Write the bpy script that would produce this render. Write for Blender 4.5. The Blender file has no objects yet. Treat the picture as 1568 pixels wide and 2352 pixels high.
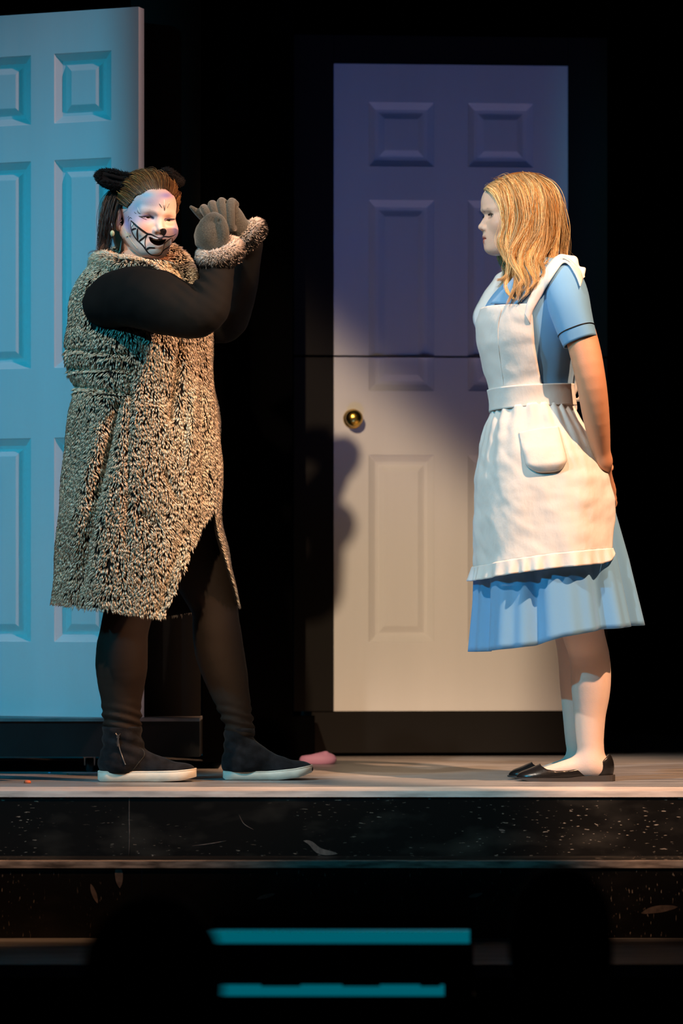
import bpy, bmesh, math, random
import numpy as np
from mathutils import Vector, Matrix
from mathutils.bvhtree import BVHTree

S = bpy.context.scene
COL = S.collection
rng = np.random.default_rng(7)
random.seed(7)
PI = math.pi

# ------------------------------------------------------------------ camera
F = 7650.0          # focal length in pixels of the 1568 x 2352 frame
HZ = 1381.0         # image row of the horizon
CH = 0.487          # camera height above the stage platform
CD = 9.0            # camera distance to the actors' plane (y = 0)
cam = bpy.data.cameras.new('camera')
cam.sensor_fit = 'HORIZONTAL'
cam.sensor_width = 36.0
cam.lens = F * 36.0 / 1568.0
cam.shift_y = (HZ - 1176.0) / 1568.0
cam.clip_end = 60
cam.dof.use_dof = True
cam.dof.focus_distance = 8.97
cam.dof.aperture_fstop = 4.0
camo = bpy.data.objects.new('camera', cam)
COL.objects.link(camo)
camo.location = (0, -CD, CH)
camo.rotation_euler = (PI / 2, 0, 0)
S.camera = camo

# ------------------------------------------------------------------ world, lamps, exposure
w = bpy.data.worlds.new('dark_house'); S.world = w
w.use_nodes = True
w.node_tree.nodes['Background'].inputs[0].default_value = (0.25, 0.3, 0.5, 1)
w.node_tree.nodes['Background'].inputs[1].default_value = 0.004
S.view_settings.view_transform = 'Standard'
S.view_settings.look = 'None'
S.view_settings.exposure = 0.0
S.view_settings.gamma = 1.0
S.view_settings.use_curve_mapping = False


def spot(name, loc, aim, power, color, size_deg, radius=0.08, blend=0.3, shutters=()):
    """profile spotlight; shutters = (A, B, inside, softness): world points on the shutter's edge and one inside the beam"""
    l = bpy.data.lights.new(name, 'SPOT')
    l.energy = power; l.color = color
    l.spot_size = math.radians(size_deg); l.spot_blend = blend
    l.shadow_soft_size = radius
    o = bpy.data.objects.new(name, l)
    COL.objects.link(o)
    o.location = loc
    q = (Vector(aim) - Vector(loc)).to_track_quat('-Z', 'Y')
    o.rotation_euler = q.to_euler()
    if shutters:
        R = q.to_matrix(); ux, uy, f = R.col[0], R.col[1], -R.col[2]
        l.use_nodes = True
        nt = l.node_tree; N = nt.nodes; L = nt.links
        em = next(n for n in N if n.type == 'EMISSION')
        g = N.new('ShaderNodeNewGeometry')

        def math_(op, a, b=None, c=None):
            n = N.new('ShaderNodeMath'); n.operation = op
            for i, v in enumerate((a, b, c)):
                if v is None: continue
                if isinstance(v, (int, float)): n.inputs[i].default_value = v
                else: L.new(v, n.inputs[i])
            return n.outputs[0]

        def dot(v):
            n = N.new('ShaderNodeVectorMath'); n.operation = 'DOT_PRODUCT'
            L.new(g.outputs['Incoming'], n.inputs[0]); n.inputs[1].default_value = v
            return n.outputs['Value']
        df = dot(f); u = math_('DIVIDE', dot(ux), df); v = math_('DIVIDE', dot(uy), df)

        def uv(P):
            d = Vector(P) - Vector(loc)
            return np.array([d.dot(ux) / d.dot(f), d.dot(uy) / d.dot(f)])
        tot = None
        for A, B, I, soft in shutters:
            a, b_, i = uv(A), uv(B), uv(I)
            n2 = np.array([-(b_ - a)[1], (b_ - a)[0]]); n2 /= np.linalg.norm(n2)
            if np.dot(i - a, n2) < 0: n2 = -n2
            dist = (Vector(aim) - Vector(loc)).length
            k = dist / soft
            e = math_('MULTIPLY_ADD', u, float(n2[0] * k), math_('MULTIPLY_ADD', v, float(n2[1] * k), float(-np.dot(a, n2) * k + 0.5)))
            e = math_('SMOOTH_MIN', math_('SMOOTH_MAX', e, 0.0, 0.3), 1.0, 0.3)
            tot = e if tot is None else math_('MULTIPLY', tot, e)
        L.new(tot, em.inputs['Strength'])
    return o


YD = 1.44   # depth of the far door
dpt = lambda px, py, Y=YD: ((px - 784.0) * (CD + Y) / F, Y, CH - (py - HZ) * (CD + Y) / F)
# cyan front-of-house wash from the left, amber from the right (high, so that it dies on the floor before the far door),
# a pink lamp for the near door, a warm shuttered special, and a low violet-blue wash that reaches the far door
FRONT = ((-2, -0.75, 0), (2, -0.75, 0), (0, 0.2, 0.9), 0.2)           # nothing spills in front of the steps
VL = lambda x, inside, soft=0.04, y=0.0: ((x, y, 0), (x, y, 2), (inside, y, 1), soft)
spot('cyan_door_lamp', (-6.2, -5.2, 4.6), (-1.0, 0.5, 1.1), 1800, (0.02, 0.50, 0.80), 22, 0.08, 0.5,
     [(dpt(0, 120, 0.6), dpt(330, 90, 0.6), dpt(0, 900, 0.6), 0.9), FRONT, VL(-1.12, -1.4, 0.02)])
spot('cyan_wash_lamp', (-6.2, -5.2, 4.6), (0.0, 0.0, 0.9), 1750, (0.03, 0.50, 0.76), 24, 0.08, 0.5,
     [FRONT, VL(-0.80, 0.0)])
spot('amber_wash_lamp', (4.6, -5.3, 9.8), (0.55, 0.0, 0.85), 9800, (1.0, 0.545, 0.305), 13, 0.08, 0.5,
     [((-0.55, 0.0, 1.90), (0.6, 0.0, 1.90), (0, 0, 0.8), 0.5), VL(0.12, 0.6, 0.1)])
spot('amber_side_lamp', (1.6, -1.4, 2.6), (-0.5, 0.0, 0.8), 560, (1.0, 0.50, 0.24), 44, 0.04, 0.5,
     [((-0.55, 0.0, 1.74), (0.0, 0.0, 1.78), (-0.5, 0, 0.8), 0.10), VL(-0.10, -0.5, 0.1),
      ((-0.44, 0.05, 1.66), (-0.78, 0.05, 1.34), (-0.4, 0, 0.8), 0.04), ((-0.62, 0.25, 0), (-0.62, 0.25, 2), (-0.55, 0.0, 1), 0.04)])
spot('white_high_lamp', (-3.15, -4.5, 7.1), (0.0, 0.0, 0.9), 1500, (1.0, 0.86, 0.72), 15, 0.08, 0.5,
     [VL(-0.82, 0.0), ((-0.55, 0.0, 1.80), (0.6, 0.0, 1.80), (0, 0, 0.8), 0.2)])
spot('pink_door_lamp', (4.7, -2.87, 5.2), (-1.0, 0.6, 1.1), 850, (1.0, 0.68, 0.70), 18, 0.08, 0.5,
     [(dpt(334, 0, 0.5), dpt(334, 1700, 0.5), dpt(0, 900, 0.5), 0.03)])
spot('warm_special_lamp', (-1.22, -6.1, 3.6), (0.05, 1.46, 0.55), 1450, (1.0, 0.72, 0.46), 16, 0.08, 0.25,
     [(dpt(690, 725), dpt(1090, 1110), dpt(764, 1300), 0.16), (dpt(600, 700), dpt(600, 1600), dpt(764, 1300), 0.05),
      (dpt(1225, 700), dpt(1225, 1600), dpt(764, 1300), 0.14)])
spot('violet_low_wash', (-0.13, -1.30, -0.20), (0.36, 1.46, 1.6), 60, (0.09, 0.25, 1.0), 46, 0.06, 0.6,  # unseen source without a body, added low so the wash clears the girl
     [((0.315, 0.0, 0), (0.315, 0.0, 2), (0, 0, 1), 0.02), (dpt(700, 880), dpt(1300, 880), dpt(1000, 400), 1.1), (dpt(650, 500), dpt(650, 1000), dpt(1000, 500), 0.1)])
spot('white_front_lamp', (-3.4, -8.0, 4.2), (0.5, 0.0, 1.3), 1000, (1.0, 0.80, 0.68), 12, 0.08, 0.5,
     [((0.25, 0.0, 0), (0.25, 0.0, 2), (0.6, 0, 1), 0.08), ((0, 0, 1.22), (1, 0, 1.22), (0.6, 0, 1.6), 0.35)])


# ------------------------------------------------------------------ helpers
def W(px, py, Y=0.0):
    D = CD + Y
    return np.array(((px - 784.0) * D / F, Y, CH - (py - HZ) * D / F))


def X(px, Y=0.0):
    return (px - 784.0) * (CD + Y) / F


def Z(py, Y=0.0):
    return CH - (py - HZ) * (CD + Y) / F


def PX(P):
    """world points -> photo pixels"""
    P = np.asarray(P, float)
    D = P[..., 1] + CD
    return np.stack([784 + F * P[..., 0] / D, HZ - F * (P[..., 2] - CH) / D], -1)


def lin(r, g=None, b=None):
    if g is None:
        r, g, b = [int(r[i:i + 2], 16) for i in (0, 2, 4)]
    f = lambda c: ((c / 255 + 0.055) / 1.055) ** 2.4 if c / 255 > 0.04045 else c / 255 / 12.92
    return (f(r), f(g), f(b))


WL = {}


def tag(o, label=None, cat=None, group=None, kind=None):
    if label: o['label'] = label
    if cat: o['category'] = cat
    if group: o['group'] = group
    if kind: o['kind'] = kind
    return o


def thing(name, label, cat, loc=(0, 0, 0), rotz=0.0, group=None):
    o = bpy.data.objects.new(name, None)
    COL.objects.link(o)
    o.empty_display_size = 0.1
    o.location = loc; o.rotation_euler = (0, 0, rotz)
    WL[o.name] = np.array(loc, float)
    return tag(o, label, cat, group)


def mk(name, V, Fc, mat, parent=None, cols=None, smooth=True, world=True, mats=None, midx=None):
    """link one mesh object; V in world space unless world=False (then in the parent's space)"""
    V = np.asarray(V, np.float64).reshape(-1, 3)
    if world and parent is not None:
        V = V - WL[parent.name]
    me = bpy.data.meshes.new(name)
    if isinstance(Fc, np.ndarray):
        Fc = [Fc]
    if len(Fc) and isinstance(Fc[0], np.ndarray) and Fc[0].ndim == 2:
        idx = np.concatenate([f.ravel() for f in Fc]).astype(np.int32)
        tot = np.concatenate([np.full(len(f), f.shape[1], np.int32) for f in Fc])
        st = np.concatenate([[0], np.cumsum(tot)[:-1]]).astype(np.int32)
        me.vertices.add(len(V)); me.vertices.foreach_set('co', V.astype(np.float32).ravel())
        me.loops.add(len(idx)); me.loops.foreach_set('vertex_index', idx)
        me.polygons.add(len(tot))
        me.polygons.foreach_set('loop_start', st)
        me.polygons.foreach_set('loop_total', tot)
        me.update(calc_edges=True)
    else:
        me.from_pydata([tuple(v) for v in V], [], [tuple(int(i) for i in f) for f in Fc])
    me.validate()
    if cols is not None:
        c = np.ones((len(V), 4), np.float32); c[:, :3] = cols
        at = me.color_attributes.new('Col', 'FLOAT_COLOR', 'POINT')
        at.data.foreach_set('color', c.ravel())
    for m in (mats or [mat]):
        me.materials.append(m)
    if midx is not None:
        me.polygons.foreach_set('material_index', np.asarray(midx, np.int32))
    if smooth:
        me.polygons.foreach_set('use_smooth', np.ones(len(me.polygons), bool))
    me.update()
    o = bpy.data.objects.new(name, me)
    COL.objects.link(o)
    if parent is not None:
        o.parent = parent
        WL[o.name] = WL[parent.name] if world else np.zeros(3)
    else:
        WL[o.name] = np.zeros(3)
    return o


def modif(o, kind, **kw):
    m = o.modifiers.new(kind.lower(), kind)
    for k, v in kw.items(): setattr(m, k, v)
    return m


class MB:
    """collects simple shapes into one mesh"""
    def __init__(s): s.v = []; s.f = []; s.n = 0

    def add(s, V, Fc):
        V = np.asarray(V, float)
        s.v.append(V); s.f += [tuple(int(i) + s.n for i in f) for f in Fc]; s.n += len(V)
        return s

    def box(s, a, b):
        x0, y0, z0 = a; x1, y1, z1 = b
        V = [(x0, y0, z0), (x1, y0, z0), (x1, y1, z0), (x0, y1, z0), (x0, y0, z1), (x1, y0, z1), (x1, y1, z1), (x0, y1, z1)]
        return s.add(V, [(0, 3, 2, 1), (4, 5, 6, 7), (0, 1, 5, 4), (1, 2, 6, 5), (2, 3, 7, 6), (3, 0, 4, 7)])

    def tube(s, pts, r, n=8, cap=True):
        V, Fc = tube_mesh(pts, r, n, cap)
        return s.add(V, Fc)

    def lathe(s, prof, n=32, axis='z', c=(0, 0, 0)):
        """prof: list of (r, h)"""
        prof = np.array(prof, float)
        t = np.arange(n) * 2 * PI / n
        P = np.stack([np.outer(prof[:, 0], np.cos(t)), np.outer(prof[:, 0], np.sin(t)), np.repeat(prof[:, 1:2], n, 1)], -1)
        if axis == 'y': P = P[..., [0, 2, 1]] * np.array([1, -1, 1])
        if axis == 'x': P = P[..., [2, 0, 1]]
        P = P + np.array(c)
        m = len(prof)
        Fc = [(i * n + j, i * n + (j + 1) % n, (i + 1) * n + (j + 1) % n, (i + 1) * n + j) for i in range(m - 1) for j in range(n)]
        return s.add(P.reshape(-1, 3), Fc)

    def build(s, name, mat, parent=None, **kw):
        V = np.concatenate(s.v)
        return mk(name, V, s.f, mat, parent, **kw)


def frames(P):
    P = np.asarray(P, float)
    T = np.gradient(P, axis=0); T /= np.linalg.norm(T, axis=1)[:, None] + 1e-12
    up = np.array([0.0, 0, 1]) if abs(T[0][2]) < 0.9 else np.array([1.0, 0, 0])
    N = np.zeros_like(P); B = np.zeros_like(P)
    n = np.cross(T[0], up); n /= np.linalg.norm(n)
    for i in range(len(P)):
        n = n - T[i] * np.dot(n, T[i]); n /= np.linalg.norm(n) + 1e-12
        N[i] = n; B[i] = np.cross(T[i], n)
    return T, N, B


def tube_mesh(pts, r, n=8, cap=True):
    P = np.asarray(pts, float); m = len(P)
    r = np.broadcast_to(np.asarray(r, float), (m,))
    T, N, B = frames(P)
    t = np.arange(n) * 2 * PI / n
    V = P[:, None, :] + r[:, None, None] * (np.cos(t)[None, :, None] * N[:, None, :] + np.sin(t)[None, :, None] * B[:, None, :])
    Fc = [(i * n + j, i * n + (j + 1) % n, (i + 1) * n + (j + 1) % n, (i + 1) * n + j) for i in range(m - 1) for j in range(n)]
    if cap:
        Fc.append(tuple(range(n - 1, -1, -1))); Fc.append(tuple((m - 1) * n + j for j in range(n)))
    return V.reshape(-1, 3), Fc


def grid_faces(m, n, close=False):
    i, j = np.meshgrid(np.arange(m - 1), np.arange(n if close else n - 1), indexing='ij')
    i = i.ravel(); j = j.ravel(); k = (j + 1) % n
    return np.stack([i * n + j, i * n + k, (i + 1) * n + k, (i + 1) * n + j], 1)


def spline(P, n):
    """smooth curve through points (Catmull-Rom), n samples, any dimension"""
    P = np.asarray(P, float)
    d = np.concatenate([[0], np.cumsum(np.linalg.norm(np.diff(P[:, :3] if P.shape[1] >= 3 else P, axis=0), axis=1) + 1e-9)])
    t = np.linspace(0, d[-1], n)
    Q = np.vstack([2 * P[0] - P[1], P, 2 * P[-1] - P[-2]])
    i = np.clip(np.searchsorted(d, t, 'right') - 1, 0, len(P) - 2)
    u = ((t - d[i]) / (d[i + 1] - d[i]))[:, None]
    p0, p1, p2, p3 = Q[i], Q[i + 1], Q[i + 2], Q[i + 3]
    return 0.5 * (2 * p1 + (p2 - p0) * u + (2 * p0 - 5 * p1 + 4 * p2 - p3) * u ** 2 + (3 * p1 - p0 - 3 * p2 + p3) * u ** 3)


def interp(x, xs, ys):
    """smooth 1-d interpolation (cubic hermite through table)"""
    xs = np.asarray(xs, float); ys = np.asarray(ys, float)
    m = np.gradient(ys, xs)
    x = np.clip(x, xs[0], xs[-1])
    i = np.clip(np.searchsorted(xs, x, 'right') - 1, 0, len(xs) - 2)
    h = xs[i + 1] - xs[i]; u = (x - xs[i]) / h
    return (2 * u ** 3 - 3 * u ** 2 + 1) * ys[i] + (u ** 3 - 2 * u ** 2 + u) * h * m[i] + (3 * u ** 2 - 2 * u ** 3) * ys[i + 1] + (u ** 3 - u ** 2) * h * m[i + 1]


def vnoise(P, f, seed=0):
    """cheap smooth pseudo-noise in [-1, 1]"""
    P = np.asarray(P, float) * f
    r = np.random.default_rng(seed)
    out = np.zeros(P.shape[:-1])
    for k in range(7):
        d = r.normal(size=3); d /= np.linalg.norm(d); d *= r.uniform(0.6, 1.8)
        ph = r.uniform(0, 6.28)
        e = r.normal(size=3) * 0.7
        out += np.sin(P @ d + ph + 1.3 * np.sin(P @ e + ph * 2))
    return out / 4.2


# ------------------------------------------------------------------ materials
def mat(name, color=(0.5, 0.5, 0.5), rough=0.6, metal=0.0, spec=0.5, vcol=False, noise=None, bump=None, sheen=0.0,
        sss=0.0, emit=None, coat=0.0):
    """noise = (scale, amount, stretch) colour variation; bump = (scale, strength, stretch)"""
    m = bpy.data.materials.new(name); m.use_nodes = True
    nt = m.node_tree; N = nt.nodes; L = nt.links
    b = N['Principled BSDF']
    b.inputs['Base Color'].default_value = (*color, 1)
    b.inputs['Roughness'].default_value = rough
    b.inputs['Metallic'].default_value = metal
    b.inputs['Specular IOR Level'].default_value = spec
    if sheen: b.inputs['Sheen Weight'].default_value = sheen
    if coat: b.inputs['Coat Weight'].default_value = coat; b.inputs['Coat Roughness'].default_value = 0.15
    if sss:
        b.inputs['Subsurface Weight'].default_value = sss
        b.inputs['Subsurface Radius'].default_value = (0.01, 0.004, 0.002)
    src = None
    if vcol:
        a = N.new('ShaderNodeAttribute'); a.attribute_name = 'Col'; src = a.outputs['Color']
        L.new(src, b.inputs['Base Color'])
    if noise or bump:
        tc = N.new('ShaderNodeTexCoord')
    if noise:
        mp = N.new('ShaderNodeMapping'); mp.inputs['Scale'].default_value = noise[2]
        L.new(tc.outputs['Object'], mp.inputs[0])
        n = N.new('ShaderNodeTexNoise'); n.inputs['Scale'].default_value = noise[0]; n.inputs['Detail'].default_value = 4
        L.new(mp.outputs[0], n.inputs['Vector'])
        mr = N.new('ShaderNodeMapRange')
        mr.inputs['To Min'].default_value = 1 - noise[1]; mr.inputs['To Max'].default_value = 1 + noise[1]
        mr.inputs['From Min'].default_value = 0.3; mr.inputs['From Max'].default_value = 0.7
        L.new(n.outputs['Fac'], mr.inputs['Value'])
        mx = N.new('ShaderNodeVectorMath'); mx.operation = 'SCALE'
        if src is not None: L.new(src, mx.inputs[0])
        else: mx.inputs[0].default_value = color
        L.new(mr.outputs[0], mx.inputs['Scale'])
        L.new(mx.outputs[0], b.inputs['Base Color'])
    if bump:
        mp2 = N.new('ShaderNodeMapping'); mp2.inputs['Scale'].default_value = bump[2]
        L.new(tc.outputs['Object'], mp2.inputs[0])
        n2 = N.new('ShaderNodeTexNoise'); n2.inputs['Scale'].default_value = bump[0]; n2.inputs['Detail'].default_value = 5
        L.new(mp2.outputs[0], n2.inputs['Vector'])
        bp = N.new('ShaderNodeBump'); bp.inputs['Strength'].default_value = bump[1]; bp.inputs['Distance'].default_value = 0.01
        L.new(n2.outputs['Fac'], bp.inputs['Height'])
        L.new(bp.outputs[0], b.inputs['Normal'])
    if emit:
        b.inputs['Emission Color'].default_value = (*emit[0], 1); b.inputs['Emission Strength'].default_value = emit[1]
    return m


ONE = (1, 1, 1)
M = {}
M['black_paint'] = mat('black_paint', (0.012, 0.011, 0.011), 0.42, noise=(6, 0.5, ONE), bump=(40, 0.05, ONE))
M['black_flat'] = mat('black_flat', (0.010, 0.0085, 0.0075), 0.8, spec=0.2)
M['drape'] = mat('drape', (0.0012, 0.0012, 0.0013), 0.95, spec=0.0)
M['door_paint'] = mat('door_paint', (0.78, 0.77, 0.76), 0.5, spec=0.3, noise=(5, 0.05, (1, 1, 0.08)), bump=(30, 0.06, (1, 1, 0.1)))
M['brass'] = mat('brass', lin('d8b050'), 0.24, metal=1.0)
M['steel'] = mat('steel', (0.55, 0.55, 0.55), 0.3, metal=1.0)
M['grey_edge'] = mat('grey_edge', (0.22, 0.21, 0.21), 0.5, noise=(14, 0.35, (1, 1, 1)))


def floor_material():
    m = bpy.data.materials.new('deck_paint'); m.use_nodes = True
    nt = m.node_tree; N = nt.nodes; L = nt.links
    b = N['Principled BSDF']
    tc = N.new('ShaderNodeTexCoord')
    mp = N.new('ShaderNodeMapping'); mp.inputs['Scale'].default_value = (1.2, 14, 1)
    L.new(tc.outputs['Object'], mp.inputs[0])
    n = N.new('ShaderNodeTexNoise'); n.inputs['Scale'].default_value = 2.2; n.inputs['Detail'].default_value = 8
    n.inputs['Roughness'].default_value = 0.7
    L.new(mp.outputs[0], n.inputs['Vector'])
    cr = N.new('ShaderNodeValToRGB')
    cr.color_ramp.elements[0].position = 0.38; cr.color_ramp.elements[0].color = (0.14, 0.14, 0.147, 1)
    cr.color_ramp.elements[1].position = 0.66; cr.color_ramp.elements[1].color = (0.44, 0.43, 0.425, 1)
    L.new(n.outputs['Fac'], cr.inputs[0]); L.new(cr.outputs[0], b.inputs['Base Color'])
    r = N.new('ShaderNodeMapRange'); r.inputs['To Min'].default_value = 0.22; r.inputs['To Max'].default_value = 0.5
    L.new(n.outputs['Fac'], r.inputs['Value']); L.new(r.outputs[0], b.inputs['Roughness'])
    bp = N.new('ShaderNodeBump'); bp.inputs['Strength'].default_value = 0.12; bp.inputs['Distance'].default_value = 0.004
    L.new(n.outputs['Fac'], bp.inputs['Height']); L.new(bp.outputs[0], b.inputs['Normal'])
    return m


def riser_material(name, wear, stretch):
    """black gloss paint, scratched through to bare wood in small flecks"""
    m = bpy.data.materials.new(name); m.use_nodes = True
    nt = m.node_tree; N = nt.nodes; L = nt.links
    b = N['Principled BSDF']; b.inputs['Roughness'].default_value = 0.38
    tc = N.new('ShaderNodeTexCoord')

    def layer(scale, stretch, lo, hi, detail=3):
        mp = N.new('ShaderNodeMapping'); mp.inputs['Scale'].default_value = stretch
        L.new(tc.outputs['Object'], mp.inputs[0])
        n = N.new('ShaderNodeTexNoise'); n.inputs['Scale'].default_value = scale; n.inputs['Detail'].default_value = detail
        L.new(mp.outputs[0], n.inputs['Vector'])
        r = N.new('ShaderNodeMapRange'); r.inputs['From Min'].default_value = lo; r.inputs['From Max'].default_value = hi
        L.new(n.outputs['Fac'], r.inputs['Value'])
        return r.outputs[0]
    fleck = layer(85, stretch, 0.66, 0.70, 2)
    patch = layer(2.3, (1, 1, 1.5), 0.42, 0.62, 3)
    haze = layer(5, (1, 1, 2.5), 0.50, 0.85, 6)
    mu = N.new('ShaderNodeMath'); mu.operation = 'MULTIPLY'; L.new(fleck, mu.inputs[0]); L.new(patch, mu.inputs[1])
    m1 = N.new('ShaderNodeMix'); m1.data_type = 'RGBA'
    m1.inputs[6].default_value = (0.0055, 0.0048, 0.0042, 1); m1.inputs[7].default_value = (0.05 * wear, 0.044 * wear, 0.036 * wear, 1)
    L.new(haze, m1.inputs[0])
    m2 = N.new('ShaderNodeMix'); m2.data_type = 'RGBA'; m2.inputs[7].default_value = (0.55, 0.45, 0.36, 1)
    L.new(m1.outputs[2], m2.inputs[6]); L.new(mu.outputs[0], m2.inputs[0])
    L.new(m2.outputs[2], b.inputs['Base Color'])
    return m


M['deck'] = floor_material()
M['riser'] = riser_material('riser_paint', 1.0, (0.55, 1, 3.0))
M['riser_low'] = riser_material('riser_paint_low', 0.5, (3.0, 1, 0.55))
M['nosing'] = mat('nosing', lin('f0e2d8'), 0.3, noise=(30, 0.3, (0.3, 2, 2)))  # pale worn edge; light reflected on the rim is put into its colour
M['worn_edge'] = mat('worn_edge', lin('a8988c'), 0.45, noise=(40, 0.7, (0.4, 2, 2)))
M['scuff'] = mat('scuff', lin('6f6058'), 0.6, noise=(60, 0.4, ONE))

# ------------------------------------------------------------------ stage
YF = -0.475                       # front edge of the platform
Z1, Y1 = -0.165, -0.655           # first step down
Z2, Y2 = -0.357, -1.26            # main stage floor and its front edge
ZA = -1.28                        # audience floor
XL, XR = -2.6, 2.6
floor = MB().box((XL, YF + 0.02, -0.03), (XR, 3.4, 0)).build('floor', M['deck'], smooth=False)
tag(floor, 'dark glossy painted stage platform the two actors stand on', 'floor', kind='structure')
seam = X(297, YF)


def riser(z0, z1, y, name, label, cuts):
    root = thing(name, label, 'step', (0, y, z0)); root['kind'] = 'structure'
    for a, b in zip(cuts[:-1], cuts[1:]):
        MB().box((a + 0.0012, y, z0), (b - 0.0012, y + 0.018, z1)).build('riser_panel', M['riser' if y == YF else 'riser_low'], root, smooth=False)
    return root


r1 = riser(Z1, -0.012, YF, 'floor_step_1', 'upper black painted riser below the platform edge with worn flecks', [XL, seam, 1.62, XR])
r2 = riser(Z2, Z1 - 0.012, Y1, 'floor_step_2', 'lower black painted riser above the main stage floor', [XL, X(325, Y1), 1.85, XR])
MB().box((XL, YF - 0.004, -0.014), (XR, YF + 0.19, 0.0015)).build('nosing', M['nosing'], r1, smooth=False)
MB().box((XL, Y1 - 0.004, Z1 - 0.016), (XR, Y1 + 0.03, Z1 + 0.001)).build('nosing', M['worn_edge'], r2, smooth=False)
MB().box((XL, Y1 + 0.03, Z1 - 0.016), (XR, YF + 0.02, Z1)).build('tread', M['riser'], r2, smooth=False)
f2 = MB().box((XL, Y2, Z2 - 0.03), (XR, Y1 + 0.02, Z2)).build('floor_main_stage', M['deck'], smooth=False)
tag(f2, 'dark main stage floor in front of the steps', 'floor', kind='structure')
f3 = MB().box((XL, Y2, ZA), (XR, Y2 + 0.02, Z2 - 0.03)).build('wall_stage_front', M['black_flat'], smooth=False)
tag(f3, 'black front face of the stage below the main floor', 'wall', kind='structure')
f4 = MB().box((XL, -12, ZA - 0.03), (XR, Y2, ZA)).build('floor_audience', M['black_flat'], smooth=False)
tag(f4, 'black floor of the audience area', 'floor', kind='structure')
# scuffs on the risers: thin smears of paint
def smear(pts, y, wd, parent, nm='scuff_mark'):
    P = np.array([W(a, b, y - 0.0006) for a, b in pts])
    P = spline(P, 14)
    d = np.gradient(P, axis=0); n = np.stack([-d[:, 2], 0 * d[:, 0], d[:, 0]], 1); n /= np.linalg.norm(n, axis=1)[:, None]
    t = np.linspace(0, 1, len(P)); prof = (np.sin(PI * t) ** 0.7)[:, None] * wd
    V = np.concatenate([P + n * prof, P - n * prof]); k = len(P)
    V = np.concatenate([V, V + (0, 0.0004, 0)])
    Fc = [(i, i + 1, k + i + 1, k + i) for i in range(k - 1)]
    mk(nm, V, Fc, M['scuff'], parent)


smear([(696, 1931), (712, 1936), (735, 1955), (776, 1961)], YF, 0.008, r1)
smear([(297, 1824), (296.5, 1870), (297, 1920), (296, 1966)], YF, 0.0010, r1)
smear([(268, 1984), (272, 2000), (275, 2040)], Y1, 0.010, r2)
smear([(440, 1943), (480, 1938), (520, 1931)], YF, 0.0011, r1)
smear([(548, 1870), (560, 1892), (583, 1906)], YF, 0.0009, r1)
smear([(208, 2030), (215, 2050), (224, 2075)], Y1, 0.006, r2)
smear([(588, 2065), (605, 2060), (632, 2053)], Y1, 0.005, r2)
smear([(590, 2134), (620, 2132), (670, 2130)], Y1, 0.002, r2)
smear([(1075, 2060), (1090, 2057), (1108, 2052)], Y1, 0.005, r2)
smear([(1010, 2118), (1040, 2114), (1072, 2115)], Y1, 0.004, r2)
smear([(1472, 2098), (1500, 2090), (1556, 2083)], Y1, 0.009, r2)
smear([(1145, 1905), (1152, 1907), (1160, 1908)], YF, 0.003, r1)

# black drape at the back with folds
xs = np.linspace(XL, XR, 260)
yy = 3.2 + 0.05 * np.sin(xs * 31) + 0.03 * np.sin(xs * 77 + 1)
V = np.concatenate([np.stack([xs, yy, 0 * xs], 1), np.stack([xs, yy, 0 * xs + 4.2], 1)])
wb = mk('wall_back', V, grid_faces(2, len(xs)), M['drape'])
tag(wb, 'black velvet drape hanging across the back of the stage', 'curtain', kind='structure')


# ------------------------------------------------------------------ set pieces: doors
def door_panel_mesh(w_, h_):
    """raised-and-fielded panel filling an opening w_ x h_, front at y=0, outer edge flush"""
    ins = [0, 0.003, 0.021, 0.030, 0.034, 0.050, 0.052]
    dep = [0, 0.003, 0.0135, 0.0145, 0.0135, 0.0060, 0.0055]
    V = []
    for i, d in zip(ins, dep):
        V += [(i, d, i), (w_ - i, d, i), (w_ - i, d, h_ - i), (i, d, h_ - i)]
    Fc = []
    for k in range(len(ins) - 1):
        for j in range(4):
            Fc.append((4 * k + j, 4 * k + (j + 1) % 4, 4 * k + 4 + (j + 1) % 4, 4 * k + 4 + j))
    b = 4 * (len(ins) - 1)
    Fc.append((b, b + 1, b + 2, b + 3))
    return np.array(V, float), Fc


US = [(0.148, 0.428), (0.572, 0.852)]                    # panel columns, fraction of width
VS = [(0.106, 0.396), (0.495, 0.790), (0.842, 0.941)]    # panel rows, fraction of height from below


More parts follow.
